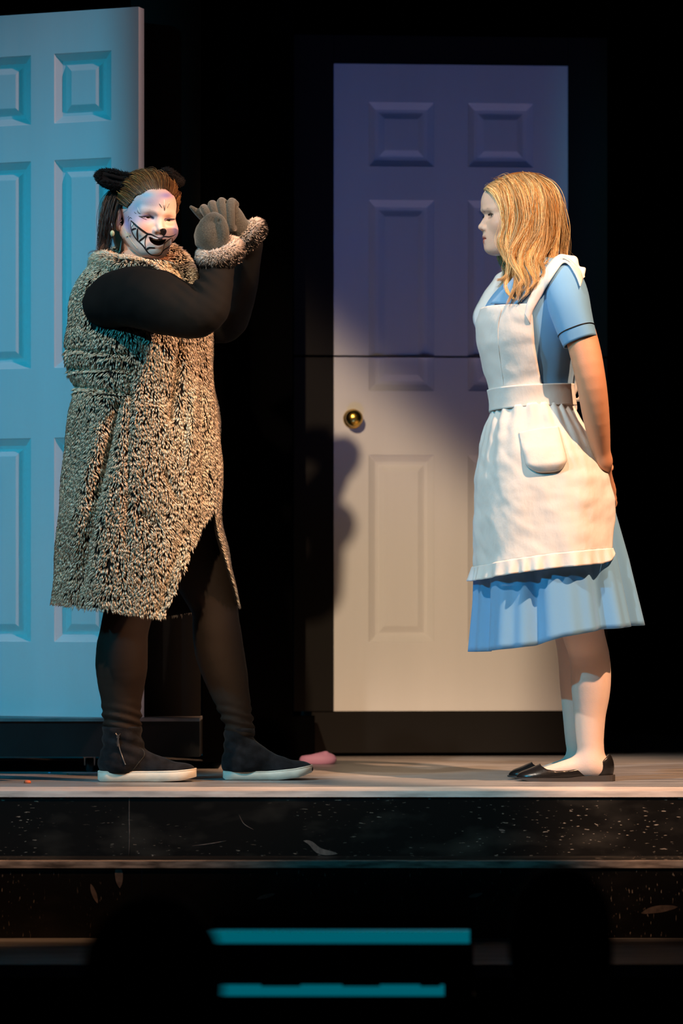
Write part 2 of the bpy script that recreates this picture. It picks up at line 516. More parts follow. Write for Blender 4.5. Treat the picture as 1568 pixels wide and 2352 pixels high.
def leaf(parent, w_, h_, th, v0=0.0, v1=1.0, name='door_leaf', US=US):
    """door slab from fraction v0..v1 of the height with openings, plus panels as children"""
    us = sorted([0, 1] + [a for p in US for a in p])
    holes = []
    vs = [v0, v1]
    for (a, b) in VS:
        a_, b_ = max(a, v0), min(b, v1)
        if b_ > a_:
            holes.append((a_, b_)); vs += [a_, b_]
    vs = sorted(set(vs))
    mb = MB()
    for i in range(len(us) - 1):
        for j in range(len(vs) - 1):
            um, vm = (us[i] + us[i + 1]) / 2, (vs[j] + vs[j + 1]) / 2
            if any(p[0] < um < p[1] for p in US) and any(q[0] < vm < q[1] for q in holes):
                continue
            mb.add([(us[i] * w_, 0, vs[j] * h_), (us[i + 1] * w_, 0, vs[j] * h_), (us[i + 1] * w_, 0, vs[j + 1] * h_), (us[i] * w_, 0, vs[j + 1] * h_)], [(0, 1, 2, 3)])
    e = 0.016
    a, b = v0 * h_, v1 * h_
    mb.add([(0, 0, a), (w_, 0, a), (w_, th, a), (0, th, a), (0, 0, b), (w_, 0, b), (w_, th, b), (0, th, b)],
           [(0, 3, 2, 1), (4, 5, 6, 7), (1, 2, 6, 5), (2, 3, 7, 6), (3, 0, 4, 7)])
    L = mb.build(name, M['door_paint'], parent, smooth=False, world=False)
    for p in US:
        for q in VS:
            if q[1] <= v0 or q[0] >= v1: continue
            V, Fc = door_panel_mesh((p[1] - p[0]) * w_, (q[1] - q[0]) * h_)
            V = V + np.array([p[0] * w_, 0.0, q[0] * h_])
            o = mk('panel', V, Fc, M['door_paint'], L, smooth=False, world=False)
            if q[0] < v0 or q[1] > v1:          # the seam between the halves cuts this panel
                bm = bmesh.new(); bm.from_mesh(o.data)
                up = q[0] < v0
                bmesh.ops.bisect_plane(bm, geom=bm.verts[:] + bm.edges[:] + bm.faces[:], plane_co=(0, 0, (v0 if up else v1) * h_),
                                       plane_no=(0, 0, 1), clear_inner=up, clear_outer=not up)
                bm.to_mesh(o.data); bm.free()
    return L


def knob(parent, x, z):
    k = MB().lathe([(0.031, 0.0), (0.031, 0.004), (0.027, 0.007), (0.014, 0.009), (0.0115, 0.016), (0.0115, 0.026), (0.018, 0.031), (0.0255, 0.040),
                    (0.0275, 0.049), (0.0255, 0.058), (0.018, 0.066), (0.008, 0.069), (0.0001, 0.0695)], 40, 'y', (x, 0, z)).build('door_knob', M['brass'], parent, world=False)
    return k


# left rolling unit: door turned 20 degrees, its right edge towards the house
aL = math.radians(-20)
wL = 0.600; hL = 2.028
cr = np.array([X(318, 0.5), 0.5])
o2 = cr - wL * np.array([math.cos(aL), math.sin(aL)])
uL = thing('rolling_door_unit', 'pale blue-lit white six-panel door on a black rolling plinth behind the furry coat', 'stage door', (o2[0], o2[1], 0), aL)
lf = leaf(uL, wL, hL, 0.040, US=[(0.139, 0.437), (0.560, 0.859)])
lf.location = (0, 0, 0.155)
# plinth etc. are axis aligned: express in the unit's turned space


def unturn(root, V, a):
    V = np.asarray(V, float) - np.array(root.location)
    c, s = math.cos(-a), math.sin(-a)
    return np.stack([V[:, 0] * c - V[:, 1] * s, V[:, 0] * s + V[:, 1] * c, V[:, 2]], 1)


def ubox(root, a, p0, p1, name, m):
    mb = MB().box(p0, p1)
    V = unturn(root, np.concatenate(mb.v), a)
    return mk(name, V, mb.f, m, root, smooth=False, world=False)


xe = X(458, 0.46)
ubox(uL, aL, (o2[0] - 0.15, 0.46, 0.045), (xe, 1.15, 0.146), 'plinth', M['black_paint'])
ubox(uL, aL, (o2[0] - 0.15, 0.452, 0.146), (xe, 1.15, 0.1545), 'ledge', M['grey_edge'])
ubox(uL, aL, (X(300, 0.62), 0.62, 0.1545), (xe - 0.005, 0.66, 2.6), 'masking_flat', M['black_flat'])
ubox(uL, aL, (xe, 0.665, 0.02), (xe + 0.055, 1.05, 2.6), 'side_post', M['drape'])


def caster(root, a, x, y):
    mb = MB()
    mb.lathe([(0.0001, -0.011), (0.016, -0.011), (0.020, -0.008), (0.020, 0.008), (0.016, 0.011), (0.0001, 0.011)], 24, 'x', (x, y, 0.020))
    V = unturn(root, np.concatenate(mb.v), a)
    c = mk('caster', V, mb.f, M['black_paint'], root, world=False)
    mb = MB()
    for s in (-1, 1):
        mb.box((x + s * 0.014 - 0.0015, y - 0.012, 0.018), (x + s * 0.014 + 0.0015, y + 0.012, 0.045))
    mb.box((x - 0.018, y - 0.016, 0.0405), (x + 0.018, y + 0.016, 0.045))
    V = unturn(root, np.concatenate(mb.v), a)
    mk('caster_fork', V, mb.f, M['steel'], c, smooth=False, world=False)


caster(uL, aL, X(205, 0.5), 0.52); caster(uL, aL, X(205, 0.5), 1.05); caster(uL, aL, X(-110, 0.5), 0.52); caster(uL, aL, X(-110, 0.5), 1.05)

# right rolling unit: door in two halves with brass knob
aR = math.radians(3.8)
YR = 1.44
xr0 = X(766.5, YR); wR = (X(1306, YR) - xr0) / math.cos(aR); hR = 2.030
uR = thing('rolling_door_unit', 'white six-panel door with brass knob in a black frame behind the blonde girl', 'stage door', (xr0, YR, 0), aR)
zb = 0.1425
vs_ = (Z(818, YR) - zb) / hR
l1 = leaf(uR, wR, hR, 0.040, 0.0, vs_ - 0.0016, 'lower_leaf'); l1.location = (0, 0, zb)
l2 = leaf(uR, wR, hR, 0.040, vs_ + 0.0016, 1.0, 'upper_leaf'); l2.location = (0, 0, zb)
kb = knob(uR, 0.0600, Z(962, YR))


def rbox(x0, x1, y0, y1, z0, z1, name, m=M['black_flat']):
    return MB().box((x0, y0, z0), (x1, y1, z1)).build(name, m, uR, smooth=False, world=False)


fl = X(764, YR) - X(672, YR)
zs = Z(818, YR)
rbox(-fl, -0.0015, 0.004, 0.044, zb, zs - 0.004, 'frame_flat')
rbox(-fl, -0.0015, 0.004, 0.044, zs + 0.004, zb + hR + 0.09, 'frame_flat')
rbox(wR + 0.0015, wR + fl, 0.004, 0.044, zb, zs - 0.004, 'frame_flat')
rbox(wR + 0.0015, wR + fl, 0.004, 0.044, zs + 0.004, zb + hR + 0.09, 'frame_flat')
rbox(0, wR, 0.004, 0.044, zb + hR + 0.003, zb + hR + 0.09, 'frame_flat')
rbox(-fl * 0.55, wR + fl * 0.55, -0.004, 0.60, 0.012, zb - 0.003, 'plinth')

# third unit, seen only as black shapes between the doors
uM = thing('masking_unit', 'black flat on a black plinth standing between the two doors', 'stage flat', (X(560, 1.2), 1.2, 0))
MB().box((X(486, 1.12), 1.17, 0.012), (X(721, 1.12), 1.38, Z(1650, 1.12))).build('plinth', M['drape'], uM, smooth=False)
MB().box((X(486, 1.16), 1.18, Z(1650, 1.12)), (X(671, 1.16), 1.22, 2.5)).build('flat', M['drape'], uM, smooth=False)

# small litter on the platform
M['orange_bit'] = mat('orange_bit', lin('e8784a'), 0.5)
M['pink'] = mat('pink', lin('e2a0c4'), 0.6)
M['blue_bit'] = mat('blue_bit', lin('9ab0d0'), 0.5)


def pellet(px, py, r, m, label, name='confetti_pellet', grp=None):
    D = CH * F / (py - HZ); y = D - CD
    c = np.array([X(px, y), y, 0.0])
    n = 14
    prof = [(0.0001, 0), (r, 0.0004), (r * 1.05, r * 0.4), (r * 0.7, r * 0.8), (0.0001, r * 0.9)]
    o = MB().lathe(prof, n, 'z', c).build(name, m)
    tag(o, label, 'litter', grp)


pellet(63, 1799, 0.0095, M['orange_bit'], 'small orange pellet lying on the platform left of the boots')
pellet(114, 1776, 0.0045, M['blue_bit'], 'tiny pale blue pellet under the edge of the left plinth')
pellet(154, 1779, 0.0035, M['orange_bit'], 'tiny orange speck on the platform below the left caster')

# ------------------------------------------------------------------ implicit surfaces (bodies, heads, hands)
f32 = np.float32


def rc(a, b, ra, rb=None):
    """tapered capsule"""
    a = np.asarray(a, f32); b = np.asarray(b, f32); rb = ra if rb is None else rb
    ba = b - a; bb = float(ba @ ba) + 1e-12

    def f(p):
        pa = p - a
        h = np.clip(pa @ ba / bb, 0, 1)
        q = pa - h[:, None] * ba
        return np.sqrt(np.einsum('ij,ij->i', q, q)) - (ra + (rb - ra) * h)
    return f


def chain(pts, rad, k=0.0, sub=4):
    """limb: smooth curve through the points with a radius at each, as closely spaced tapered capsules"""
    pts = np.asarray(pts, float); rad = np.asarray(rad, float)
    if len(pts) > 2:
        q = spline(np.column_stack([pts, rad]), (len(pts) - 1) * sub + 1)
        pts, rad = q[:, :3], np.maximum(q[:, 3], 0.0004)
    o = pts.mean(0).astype(f32)
    A = (pts[:-1] - o).astype(f32); BA = np.diff(pts, axis=0).astype(f32)
    bb = (BA * BA).sum(1) + 1e-12; aa = (A * A).sum(1); ab = (A * BA).sum(1)
    r0 = rad[:-1].astype(f32); dr = np.diff(rad).astype(f32)

    def f(p):
        q = (p - o).astype(f32)
        qq = np.einsum('ij,ij->i', q, q)
        t = q @ BA.T - ab                                   # along each capsule
        h = np.clip(t / bb, 0, 1)
        d2 = qq[:, None] - 2 * (q @ A.T) + aa + h * (h * bb - 2 * t)
        return (np.sqrt(np.maximum(d2, 0)) - (r0 + dr * h)).min(1)
    return f


def el(c, r, rot=None):
    """ellipsoid, rot = 3x3 (columns: local axes)"""
    c = np.asarray(c, f32); r = np.asarray(r, f32)

    def f(p):
        q = p - c
        if rot is not None: q = q @ np.asarray(rot, f32)
        a = q / r; b = a / r
        k0 = np.sqrt(np.einsum('ij,ij->i', a, a)); k1 = np.sqrt(np.einsum('ij,ij->i', b, b)) + 1e-9
        return k0 * (k0 - 1.0) / k1
    return f


def smin(a, b, k):
    h = np.maximum(k - np.abs(a - b), 0) / k
    return np.minimum(a, b) - h * h * k * 0.25


def smax(a, b, k):
    return -smin(-a, -b, k)


def sdf(prims):
    """prims: (op, k, f) with op u = union, s = subtract"""
    def f(p):
        d = None
        for op, k, g in prims:
            e = g(p)
            if d is None: d = e
            elif op == 'u': d = smin(d, e, k)
            else: d = smax(d, -e, k)
        return d
    return f


def nets(f, lo, hi, h, newton=1):
    """surface nets with a coarse pass; returns vertices and quads"""
    lo = np.asarray(lo, float); hi = np.asarray(hi, float)
    B = 6
    nb = np.ceil((hi - lo) / (h * B)).astype(int) + 1
    n = nb * B
    ci = np.stack(np.meshgrid(*[np.arange(k) for k in nb], indexing='ij'), -1).reshape(-1, 3)
    cc = lo + (ci * B + (B - 1) / 2) * h
    fc = f(cc.astype(f32))
    act = np.abs(fc) < 0.5 * math.sqrt(3) * B * h * 1.5 + h
    Fd = np.repeat(np.repeat(np.repeat(np.where(fc < 0, -1, 1).astype(f32).reshape(nb), B, 0), B, 1), B, 2)
    off = np.stack(np.meshgrid(*[np.arange(B)] * 3, indexing='ij'), -1).reshape(-1, 3)
    ia = (ci[act][:, None, :] * B + off[None]).reshape(-1, 3)
    vals = np.concatenate([f((lo + q * h).astype(f32)) for q in np.array_split(ia, max(1, len(ia) // 400000 + 1))])
    Fd[ia[:, 0], ia[:, 1], ia[:, 2]] = vals
    ins = Fd < 0
    c = ins[:-1, :-1, :-1].astype(np.int8)
    s = np.zeros_like(c)
    for dx in (0, 1):
        for dy in (0, 1):
            for dz in (0, 1):
                s += ins[dx:n[0] - 1 + dx, dy:n[1] - 1 + dy, dz:n[2] - 1 + dz]
    cells = np.argwhere((s > 0) & (s < 8))
    vid = np.full(s.shape, -1, np.int32); vid[cells[:, 0], cells[:, 1], cells[:, 2]] = np.arange(len(cells))
    acc = np.zeros((len(cells), 3)); cnt = np.zeros(len(cells))
    corners = [(i, j, k) for i in (0, 1) for j in (0, 1) for k in (0, 1)]
    for a in corners:
        for ax in range(3):
            if a[ax]: continue
            b = list(a); b[ax] = 1
            va = Fd[cells[:, 0] + a[0], cells[:, 1] + a[1], cells[:, 2] + a[2]]
            vb = Fd[cells[:, 0] + b[0], cells[:, 1] + b[1], cells[:, 2] + b[2]]
            m = (va < 0) != (vb < 0)
            t = va[m] / (va[m] - vb[m])
            P = np.repeat(np.array(a, float)[None], m.sum(), 0); P[:, ax] = t
            acc[m] += P; cnt[m] += 1
    V = lo + (cells + acc / cnt[:, None]) * h
    Q = []
    for ax in range(3):
        sl = [slice(1, None)] * 3
        A = ins; sa = [slice(1, n[0] - 1), slice(1, n[1] - 1), slice(1, n[2] - 1)]
        sb = list(sa); sa[ax] = slice(0, n[ax] - 1); sb[ax] = slice(1, n[ax])
        ch = A[tuple(sa)] != A[tuple(sb)]
        e = np.argwhere(ch); base = [1, 1, 1]; base[ax] = 0
        e = e + np.array(base)
        u, v = (ax + 1) % 3, (ax + 2) % 3
        du = np.zeros(3, int); du[u] = 1; dv = np.zeros(3, int); dv[v] = 1
        q = [vid[tuple((e - du - dv).T)], vid[tuple((e - dv).T)], vid[tuple(e.T)], vid[tuple((e - du).T)]]
        q = np.stack(q, 1)
        fl = ~A[tuple(e.T)]
        q[fl] = q[fl][:, ::-1]
        Q.append(q[(q >= 0).all(1)])
    Q = np.concatenate(Q)
    for _ in range(newton):
        g, d = grad(f, V, h * 0.5)
        l = np.linalg.norm(g, axis=1) + 1e-6
        V = V - np.clip(d / l, -h, h)[:, None] * g / l[:, None]
    return V, Q


def grad(f, V, e):
    d = f(V.astype(f32)).astype(float); g = np.zeros_like(V)
    for a in range(3):
        o = np.zeros(3); o[a] = e
        g[:, a] = (f((V + o).astype(f32)) - f((V - o).astype(f32))) / (2 * e)
    return g, d


def Rz(a):
    c, s = math.cos(a), math.sin(a); return np.array([[c, -s, 0], [s, c, 0], [0, 0, 1.0]])


def Rx(a):
    c, s = math.cos(a), math.sin(a); return np.array([[1.0, 0, 0], [0, c, -s], [0, s, c]])


def Ry(a):
    c, s = math.cos(a), math.sin(a); return np.array([[c, 0, s], [0, 1.0, 0], [-s, 0, c]])


SMZ = -0.060
_sm = [[(-0.0245, y + 0.008, SMZ + 0.0058), (-0.0150, y + 0.003, SMZ - 0.0035), (0, y, SMZ - 0.0075), (0.0150, y + 0.003, SMZ - 0.0035), (0.0245, y + 0.008, SMZ + 0.0058)] for y in (-0.1010, -0.0940, -0.0870)]
_sc = [chain(q, [0.0014, 0.0060, 0.0078, 0.0060, 0.0014]) for q in _sm]
smile_cut = lambda p: np.minimum(np.minimum(_sc[0](p), _sc[1](p)), _sc[2](p))


def head_prims(smile=0.0, lid=0.0, girl=False):
    """head in its own space: eyes at z=0, face towards -y, metres"""
    U = lambda k, f: ('u', k, f); SB = lambda k, f: ('s', k, f)
    L = [U(0.01, el((0, 0.006, 0.036), (0.0745, 0.111, 0.082))),
         U(0.03, el((0, -0.038, -0.030), (0.060, 0.058, 0.070))),
         U(0.03, el((0, -0.055, -0.068), (0.042, 0.040, 0.036)))]
    for s in (-1, 1):
        L += [U(0.03, rc((s * 0.056, 0.012, -0.045), (s * 0.022, -0.066, -0.090), 0.017, 0.013)),
              U(0.03, el((s * 0.043, -0.062, -0.026), (0.022, 0.022, 0.020)))]
        if smile: L.append(U(0.02, el((s * 0.042, -0.072, -0.034), (0.019, 0.017, 0.017))))
    L += [U(0.02, el((0, -0.082, -0.091), (0.018, 0.0145, 0.0125))),
          U(0.02, rc((0, 0.035, -0.07), (0, 0.055, -0.17), 0.054, 0.054))]
    for s in (-1, 1):   # brow and eye socket
        L += [U(0.014, rc((s * 0.012, -0.0935, 0.0150), (s * 0.046, -0.075, 0.0165), 0.0075, 0.006)),
              SB(0.012, el((s * 0.031, -0.103, -0.001), (0.0185, 0.0190, 0.0115)))]
    # nose
    L += [U(0.012, rc((0, -0.0845, 0.007), (0, -0.1055, -0.028), 0.0062, 0.0080)),
          U(0.007, el((0, -0.1070, -0.0305), (0.0085, 0.0086, 0.0076)))]
    for s in (-1, 1):
        L += [U(0.006, el((s * 0.0115, -0.0960, -0.0355), (0.0066, 0.0105, 0.0072))),
              SB(0.003, el((s * 0.0060, -0.1010, -0.0420), (0.0032, 0.0052, 0.0036)))]
    # muzzle and lips
    L.append(U(0.018, el((0, -0.074, -0.060), (0.030, 0.0205, 0.022))))
    if girl: L.append(SB(0.012, el((0, -0.108, 0.0045), (0.02, 0.0105, 0.0085))))
    if not smile:
        zl = -0.0640
        up = [(-0.023, -0.0830, zl), (-0.011, -0.0945, zl + 0.0052), (-0.004, -0.0972, zl + 0.0072), (0, -0.0965, zl + 0.0060),
              (0.004, -0.0972, zl + 0.0072), (0.011, -0.0945, zl + 0.0052), (0.023, -0.0830, zl)]
        lw = [(-0.022, -0.0825, zl - 0.001), (-0.011, -0.0920, zl - 0.0070), (0, -0.0945, zl - 0.0082), (0.011, -0.0920, zl - 0.0070), (0.022, -0.0825, zl - 0.001)]
        L += [U(0.006, chain(up, [0.002, 0.0046, 0.0050, 0.0050, 0.0050, 0.0046, 0.002])),
              U(0.006, chain(lw, [0.002, 0.0058, 0.0064, 0.0058, 0.002])),
              SB(0.003, chain([(-0.026, -0.088, zl), (-0.01, -0.101, zl - 0.0005), (0, -0.1035, zl - 0.001), (0.01, -0.101, zl - 0.0005), (0.026, -0.088, zl)], [0.0016] * 5))]
    else:
        # open smile
        zl = -0.060
        up = [(-0.027, -0.0840, zl + 0.0075), (-0.013, -0.0965, zl + 0.0034), (0, -0.0995, zl + 0.0026), (0.013, -0.0965, zl + 0.0034), (0.027, -0.0840, zl + 0.0075)]
        lw = [(-0.026, -0.0835, zl + 0.0055), (-0.015, -0.0925, zl - 0.0130), (0, -0.0955, zl - 0.0185), (0.015, -0.0925, zl - 0.0130), (0.026, -0.0835, zl + 0.0055)]
        L += [U(0.006, chain(up, [0.002, 0.0036, 0.0038, 0.0036, 0.002])),
              U(0.006, chain(lw, [0.002, 0.0042, 0.0046, 0.0042, 0.002])),
              SB(0.002, smile_cut)]
    # eyelids over the eyeballs
    for s in (-1, 1):
        c = np.array((s * 0.031, -0.0735, 0.0), f32)
        sph = el(c, (0.0148, 0.0138, 0.0138))
        up = 0.0030 - lid * 0.004

        def lids(p, c=c, sph=sph, up=up):
            q = p - c
            openz = q[:, 2] - up + 90 * 0.06 * (q[:, 0] ** 2)
            lower = -(q[:, 2] + 0.0042 - 60 * 0.06 * (q[:, 0] ** 2))
            return np.maximum(sph(p), np.minimum(-openz, -lower))
        L.append(U(0.0035, lids))
    # ears
    for s in (-1, 1):
        R = Rz(s * 0.45) @ Rx(-0.2)
        L += [U(0.006, el((s * 0.0790, 0.023, -0.008), (0.0085, 0.0200, 0.0310), R)),
              SB(0.005, el((s * 0.0870, 0.018, -0.004), (0.0065, 0.0115, 0.0180), R)),
              U(0.006, el((s * 0.0770, 0.016, -0.034), (0.0070, 0.0090, 0.0095)))]
    return L


def eyeballs(T, parent, look=(0, 0), iris=(0.10, 0.06, 0.03), pr=0.4):
    """two eyeballs as meshes with sclera / iris / pupil; T maps head space to world"""
    ms = [mat('eye_white', (0.62, 0.58, 0.56), 0.15, coat=1.0), mat('iris', iris, 0.2, coat=1.0), mat('pupil', (0.004, 0.004, 0.004), 0.1, coat=1.0)]
    for s in (-1, 1):
        n, m = 24, 20
        t = np.linspace(0, PI, m)[:, None]; ph = np.arange(n)[None] * 2 * PI / n
        P = np.stack([np.sin(t) * np.cos(ph), -np.cos(t) * np.ones_like(ph), np.sin(t) * np.sin(ph)], -1)
        R = Rz(look[0]) @ Rx(look[1])
        bulge = 1 + 0.05 * np.clip(1 - t / 0.5, 0, 1)[..., None]
        P = (P * bulge * 0.0126) @ R.T + np.array((s * 0.031, -0.0735, 0))
        Fq = grid_faces(m, n, True)
        tt = (Fq[:, 0] // n + 0.5) * PI / (m - 1)
        mi = np.where(tt < 0.20, 2, np.where(tt < 0.50, 1, 0))
        mk('eye', T(P.reshape(-1, 3)), Fq, None, parent, mats=ms, midx=mi)


def ring_surface(zs, cx, cy, a, b, t0, t1, n, e=2.25, zfun=None):
    """stack of superellipse rings; angle 0 = -x (front of a figure facing left) going round by -y (towards the house)"""
    t = np.linspace(0, 1, n)
    V = []
    for i in range(len(zs)):
        th = t0[i] + (t1[i] - t0[i]) * t
        c, s = np.cos(th), np.sin(th)
        x = cx[i] - a[i] * np.sign(c) * np.abs(c) ** (2 / e)
        y = cy[i] - b[i] * np.sign(s) * np.abs(s) ** (2 / e)
        V.append(np.stack([x, y, np.full(n, zs[i])], 1))
    return np.array(V)


# hair ------------------------------------------------------------
def strands(guides, per, spread, n, rad, cols, seed, wave=0.0, taper=1.0, tip=0.65, lock=0.35):
    """guides: list of (k,3) control points; 'per' strands around each; returns V, F, C of thin 3-sided tubes"""
    r = np.random.default_rng(seed)
    Ps = []; Cs = []
    for gi, g in enumerate(guides):
        base = spline(np.asarray(g, float), n)
        k = per if np.isscalar(per) else per[gi]
        sp = spread if np.isscalar(spread) else spread[gi]
        u = r.normal(size=(k, 1, 3)) * sp
        t = np.linspace(0, 1, n)[None, :, None]
        env = (0.9 + 0.2 * np.sin(PI * t)) * (1 - tip * t ** 2.2) * np.clip(0.3 + t * 5, 0, 1)
        ph = r.uniform(0, 6.28, (k, 1, 1)); fq = r.uniform(0.8, 1.3, (k, 1, 1))
        wob = np.concatenate([np.sin(t * 9 * fq + ph), np.cos(t * 8 * fq + ph * 1.3), np.sin(t * 7 * fq + ph * 0.7)], 2) * wave * t
        cut = r.uniform(0.82, 1.0, (k, 1))
        P = base[None] + u * env + wob
        tt = np.linspace(0, 1, n)[None, :] * cut
        idx = tt * (n - 1); i0 = np.clip(np.floor(idx).astype(int), 0, n - 2); fr = (idx - i0)[..., None]
        P = np.take_along_axis(P, i0[..., None], 1) * (1 - fr) + np.take_along_axis(P, (i0 + 1)[..., None], 1) * fr
        Ps.append(P)
        ci = r.uniform(0, 1, (k, 1)); ca = np.array(cols[0]); cb = np.array(cols[1])
        col = ca + (cb - ca) * ci ** 1.2
        col = col * r.uniform(0.8, 1.15, (k, 1)) * (1 + lock * math.sin(gi * 2.4 + seed))
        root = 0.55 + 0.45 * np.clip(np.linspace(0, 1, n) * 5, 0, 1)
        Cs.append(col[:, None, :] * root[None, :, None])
    P = np.concatenate(Ps); C = np.concatenate(Cs)
    return tubes(P, rad, C, taper)


def tubes(P, rad, C, taper=1.0):
    k, n = P.shape[:2]
    T = np.gradient(P, axis=1); T /= np.linalg.norm(T, axis=2, keepdims=True) + 1e-9
    ref = np.array([0.3, 1.0, 0.2]); ref /= np.linalg.norm(ref)
    N1 = np.cross(T, ref); N1 /= np.linalg.norm(N1, axis=2, keepdims=True) + 1e-9
    N2 = np.cross(T, N1)
    t = np.linspace(0, 1, n)
    rr = rad * (1 - taper * 0.75 * t ** 3)
    V = []
    for j in range(3):
        a = j * 2 * PI / 3
        V.append(P + rr[None, :, None] * (math.cos(a) * N1 + math.sin(a) * N2))
    V = np.stack(V, 2)                                     # k, n, 3, 3
    base = (np.arange(k)[:, None, None] * n + np.arange(n - 1)[None, :, None]) * 3
    j = np.arange(3)[None, None, :]; j2 = (j + 1) % 3
    Q = np.stack([base + j, base + j2, base + 3 + j2, base + 3 + j], -1).reshape(-1, 4)
    Cv = np.repeat(C[:, :, None, :], 3, 2).reshape(-1, 3)
    return V.reshape(-1, 3), Q, Cv


def tufts(P, Nn, D, length, width, c0, c1, r, lift=0.5, curl=0.3):
    """fur: three-sided curved spikes; D = lie direction, Nn = normals"""
    k = len(P)
    L = (length * r.uniform(0.7, 1.25, k))[:, None]; Wd = (width * r.uniform(0.75, 1.3, k))[:, None]
    d0 = Nn * lift + D; d0 /= np.linalg.norm(d0, axis=1)[:, None]
    d1 = d0 + curl * (D - Nn * 0.3); d1 /= np.linalg.norm(d1, axis=1)[:, None]
    p0 = P; p1 = P + d0 * L * 0.55; p2 = p1 + d1 * L * 0.5
    s = np.cross(d0, Nn); s /= np.linalg.norm(s, axis=1)[:, None] + 1e-9
    b = np.cross(s, d0)
    V = np.zeros((k, 7, 3)); Cc = np.zeros((k, 7, 3))
    for j in range(3):
        a = j * 2 * PI / 3 + 0.5
        o = math.cos(a) * s + math.sin(a) * b
        V[:, j] = p0 + o * Wd * 0.8; V[:, 3 + j] = p1 + o * Wd
    V[:, 6] = p2
    Cc[:, 0:3] = (c0 * 0.9 + c1 * 0.1)[:, None]; Cc[:, 3:6] = c1[:, None]; Cc[:, 6] = c1
    b7 = np.arange(k)[:, None] * 7
    Q = []
    for j in range(3):
        j2 = (j + 1) % 3
        Q.append(b7 + np.array([[j, j2, 3 + j2, 3 + j]]))
    T = [b7 + np.array([[3 + j, 3 + (j + 1) % 3, 6]]) for j in range(3)]
    return V.reshape(-1, 3), [np.concatenate(Q), np.concatenate(T)], Cc.reshape(-1, 3)


def sample_surface(V, Q, count, r):
    """random points on a quad mesh with normals"""
    T = np.concatenate([Q[:, [0, 1, 2]], Q[:, [0, 2, 3]]])
    a, b, c = V[T[:, 0]], V[T[:, 1]], V[T[:, 2]]
    nn = np.cross(b - a, c - a); ar = np.linalg.norm(nn, axis=1)
    i = r.choice(len(T), count, p=ar / ar.sum())
    u = r.uniform(size=(count, 1)); v = r.uniform(size=(count, 1)); m = u + v > 1
    u = np.where(m, 1 - u, u); v = np.where(m, 1 - v, v)
    return a[i] + u * (b[i] - a[i]) + v * (c[i] - a[i]), nn[i] / (ar[i][:, None] + 1e-12)


class Decal:
    """draws on a surface: photo pixel -> point on the given mesh"""
    def __init__(s, V, Q):
        s.t = BVHTree.FromPolygons([tuple(v) for v in V], [tuple(q) for q in Q.tolist()])
        s.o = Vector((0, -CD, CH))

    def hit(s, px, py):
        d = Vector(tuple(W(px, py, 0.0))) - s.o; d.normalize()
        h = s.t.ray_cast(s.o, d)
        return h

    def line(s, mb, pts, w0, w1=None, lift=0.0008):
        """ribbon of half width w0..w1 (metres) along pixel polyline"""
        w1 = w0 if w1 is None else w1
        q = spline(np.array([(a, b, 0) for a, b in pts], float), max(6, 6 * (len(pts) - 1)))
        P = []; Nn = []
        for a, b, _ in q:
            h = s.hit(a, b)
            if h[0] is None: continue
            P.append(np.array(h[0])); Nn.append(np.array(h[1]))
        if len(P) < 3: return
        P = np.array(P); Nn = np.array(Nn); n = len(P)
        Tn = np.gradient(P, axis=0); sd = np.cross(Tn, Nn); sd /= np.linalg.norm(sd, axis=1)[:, None] + 1e-9
        wd = np.interp(np.linspace(0, 1, n), [0, 0.12, 0.88, 1], [w0 * 0.4, w0, w1, w1 * 0.4])[:, None]
        up = Nn * lift
        V = np.concatenate([P - sd * wd + up * 0.6, P + up * 1.3, P + sd * wd + up * 0.6])
        Fc = [(i, i + 1, n + i + 1, n + i) for i in range(n - 1)] + [(n + i, n + i + 1, 2 * n + i + 1, 2 * n + i) for i in range(n - 1)]
        mb.add(V, Fc)

    def fill(s, mb, poly, lift=0.0005, step=1.3):
        """filled polygon (convex-ish) of pixels, meshed finely on the surface"""
        poly = np.array(poly, float)
        if len(poly) > 7:
            poly = spline(np.column_stack([np.vstack([poly, poly[:1]]), np.zeros(len(poly) + 1)]), 40)[:-1, :2]
        c = poly.mean(0)
        n = max(8, int(np.linalg.norm(np.diff(np.vstack([poly, poly[:1]]), axis=0), axis=1).sum() / step))
        d = np.vstack([poly, poly[:1]])
        L = np.concatenate([[0], np.cumsum(np.linalg.norm(np.diff(d, axis=0), axis=1))])
        t = np.linspace(0, L[-1], n, endpoint=False)
        ed = np.stack([np.interp(t, L, d[:, 0]), np.interp(t, L, d[:, 1])], 1)
        rings = [c + (ed - c) * k for k in (0.02, 0.35, 0.7, 1.0)]
        V = []
        for rg in rings:
            for a, b in rg:
                h = s.hit(a, b)
                V.append(np.array(h[0]) + np.array(h[1]) * lift if h[0] is not None else None)
        last = next((v for v in V if v is not None), None)
        if last is None: return
        for i in range(len(V)):
            if V[i] is None: V[i] = V[i - n] if i >= n and V[i - n] is not None else last
        Fc = [(i * n + j, i * n + (j + 1) % n, (i + 1) * n + (j + 1) % n, (i + 1) * n + j) for i in range(3) for j in range(n)]
        mb.add(np.array(V), Fc)


def blob(px, c, r, ang=0.0):
    """soft mask in photo pixels around c with radii r"""
    d = px - np.array(c, float)
    ca, sa = math.cos(ang), math.sin(ang)
    d = np.stack([d[:, 0] * ca + d[:, 1] * sa, -d[:, 0] * sa + d[:, 1] * ca], 1)
    return np.exp(-((d / np.array(r)) ** 2).sum(1))[:, None]


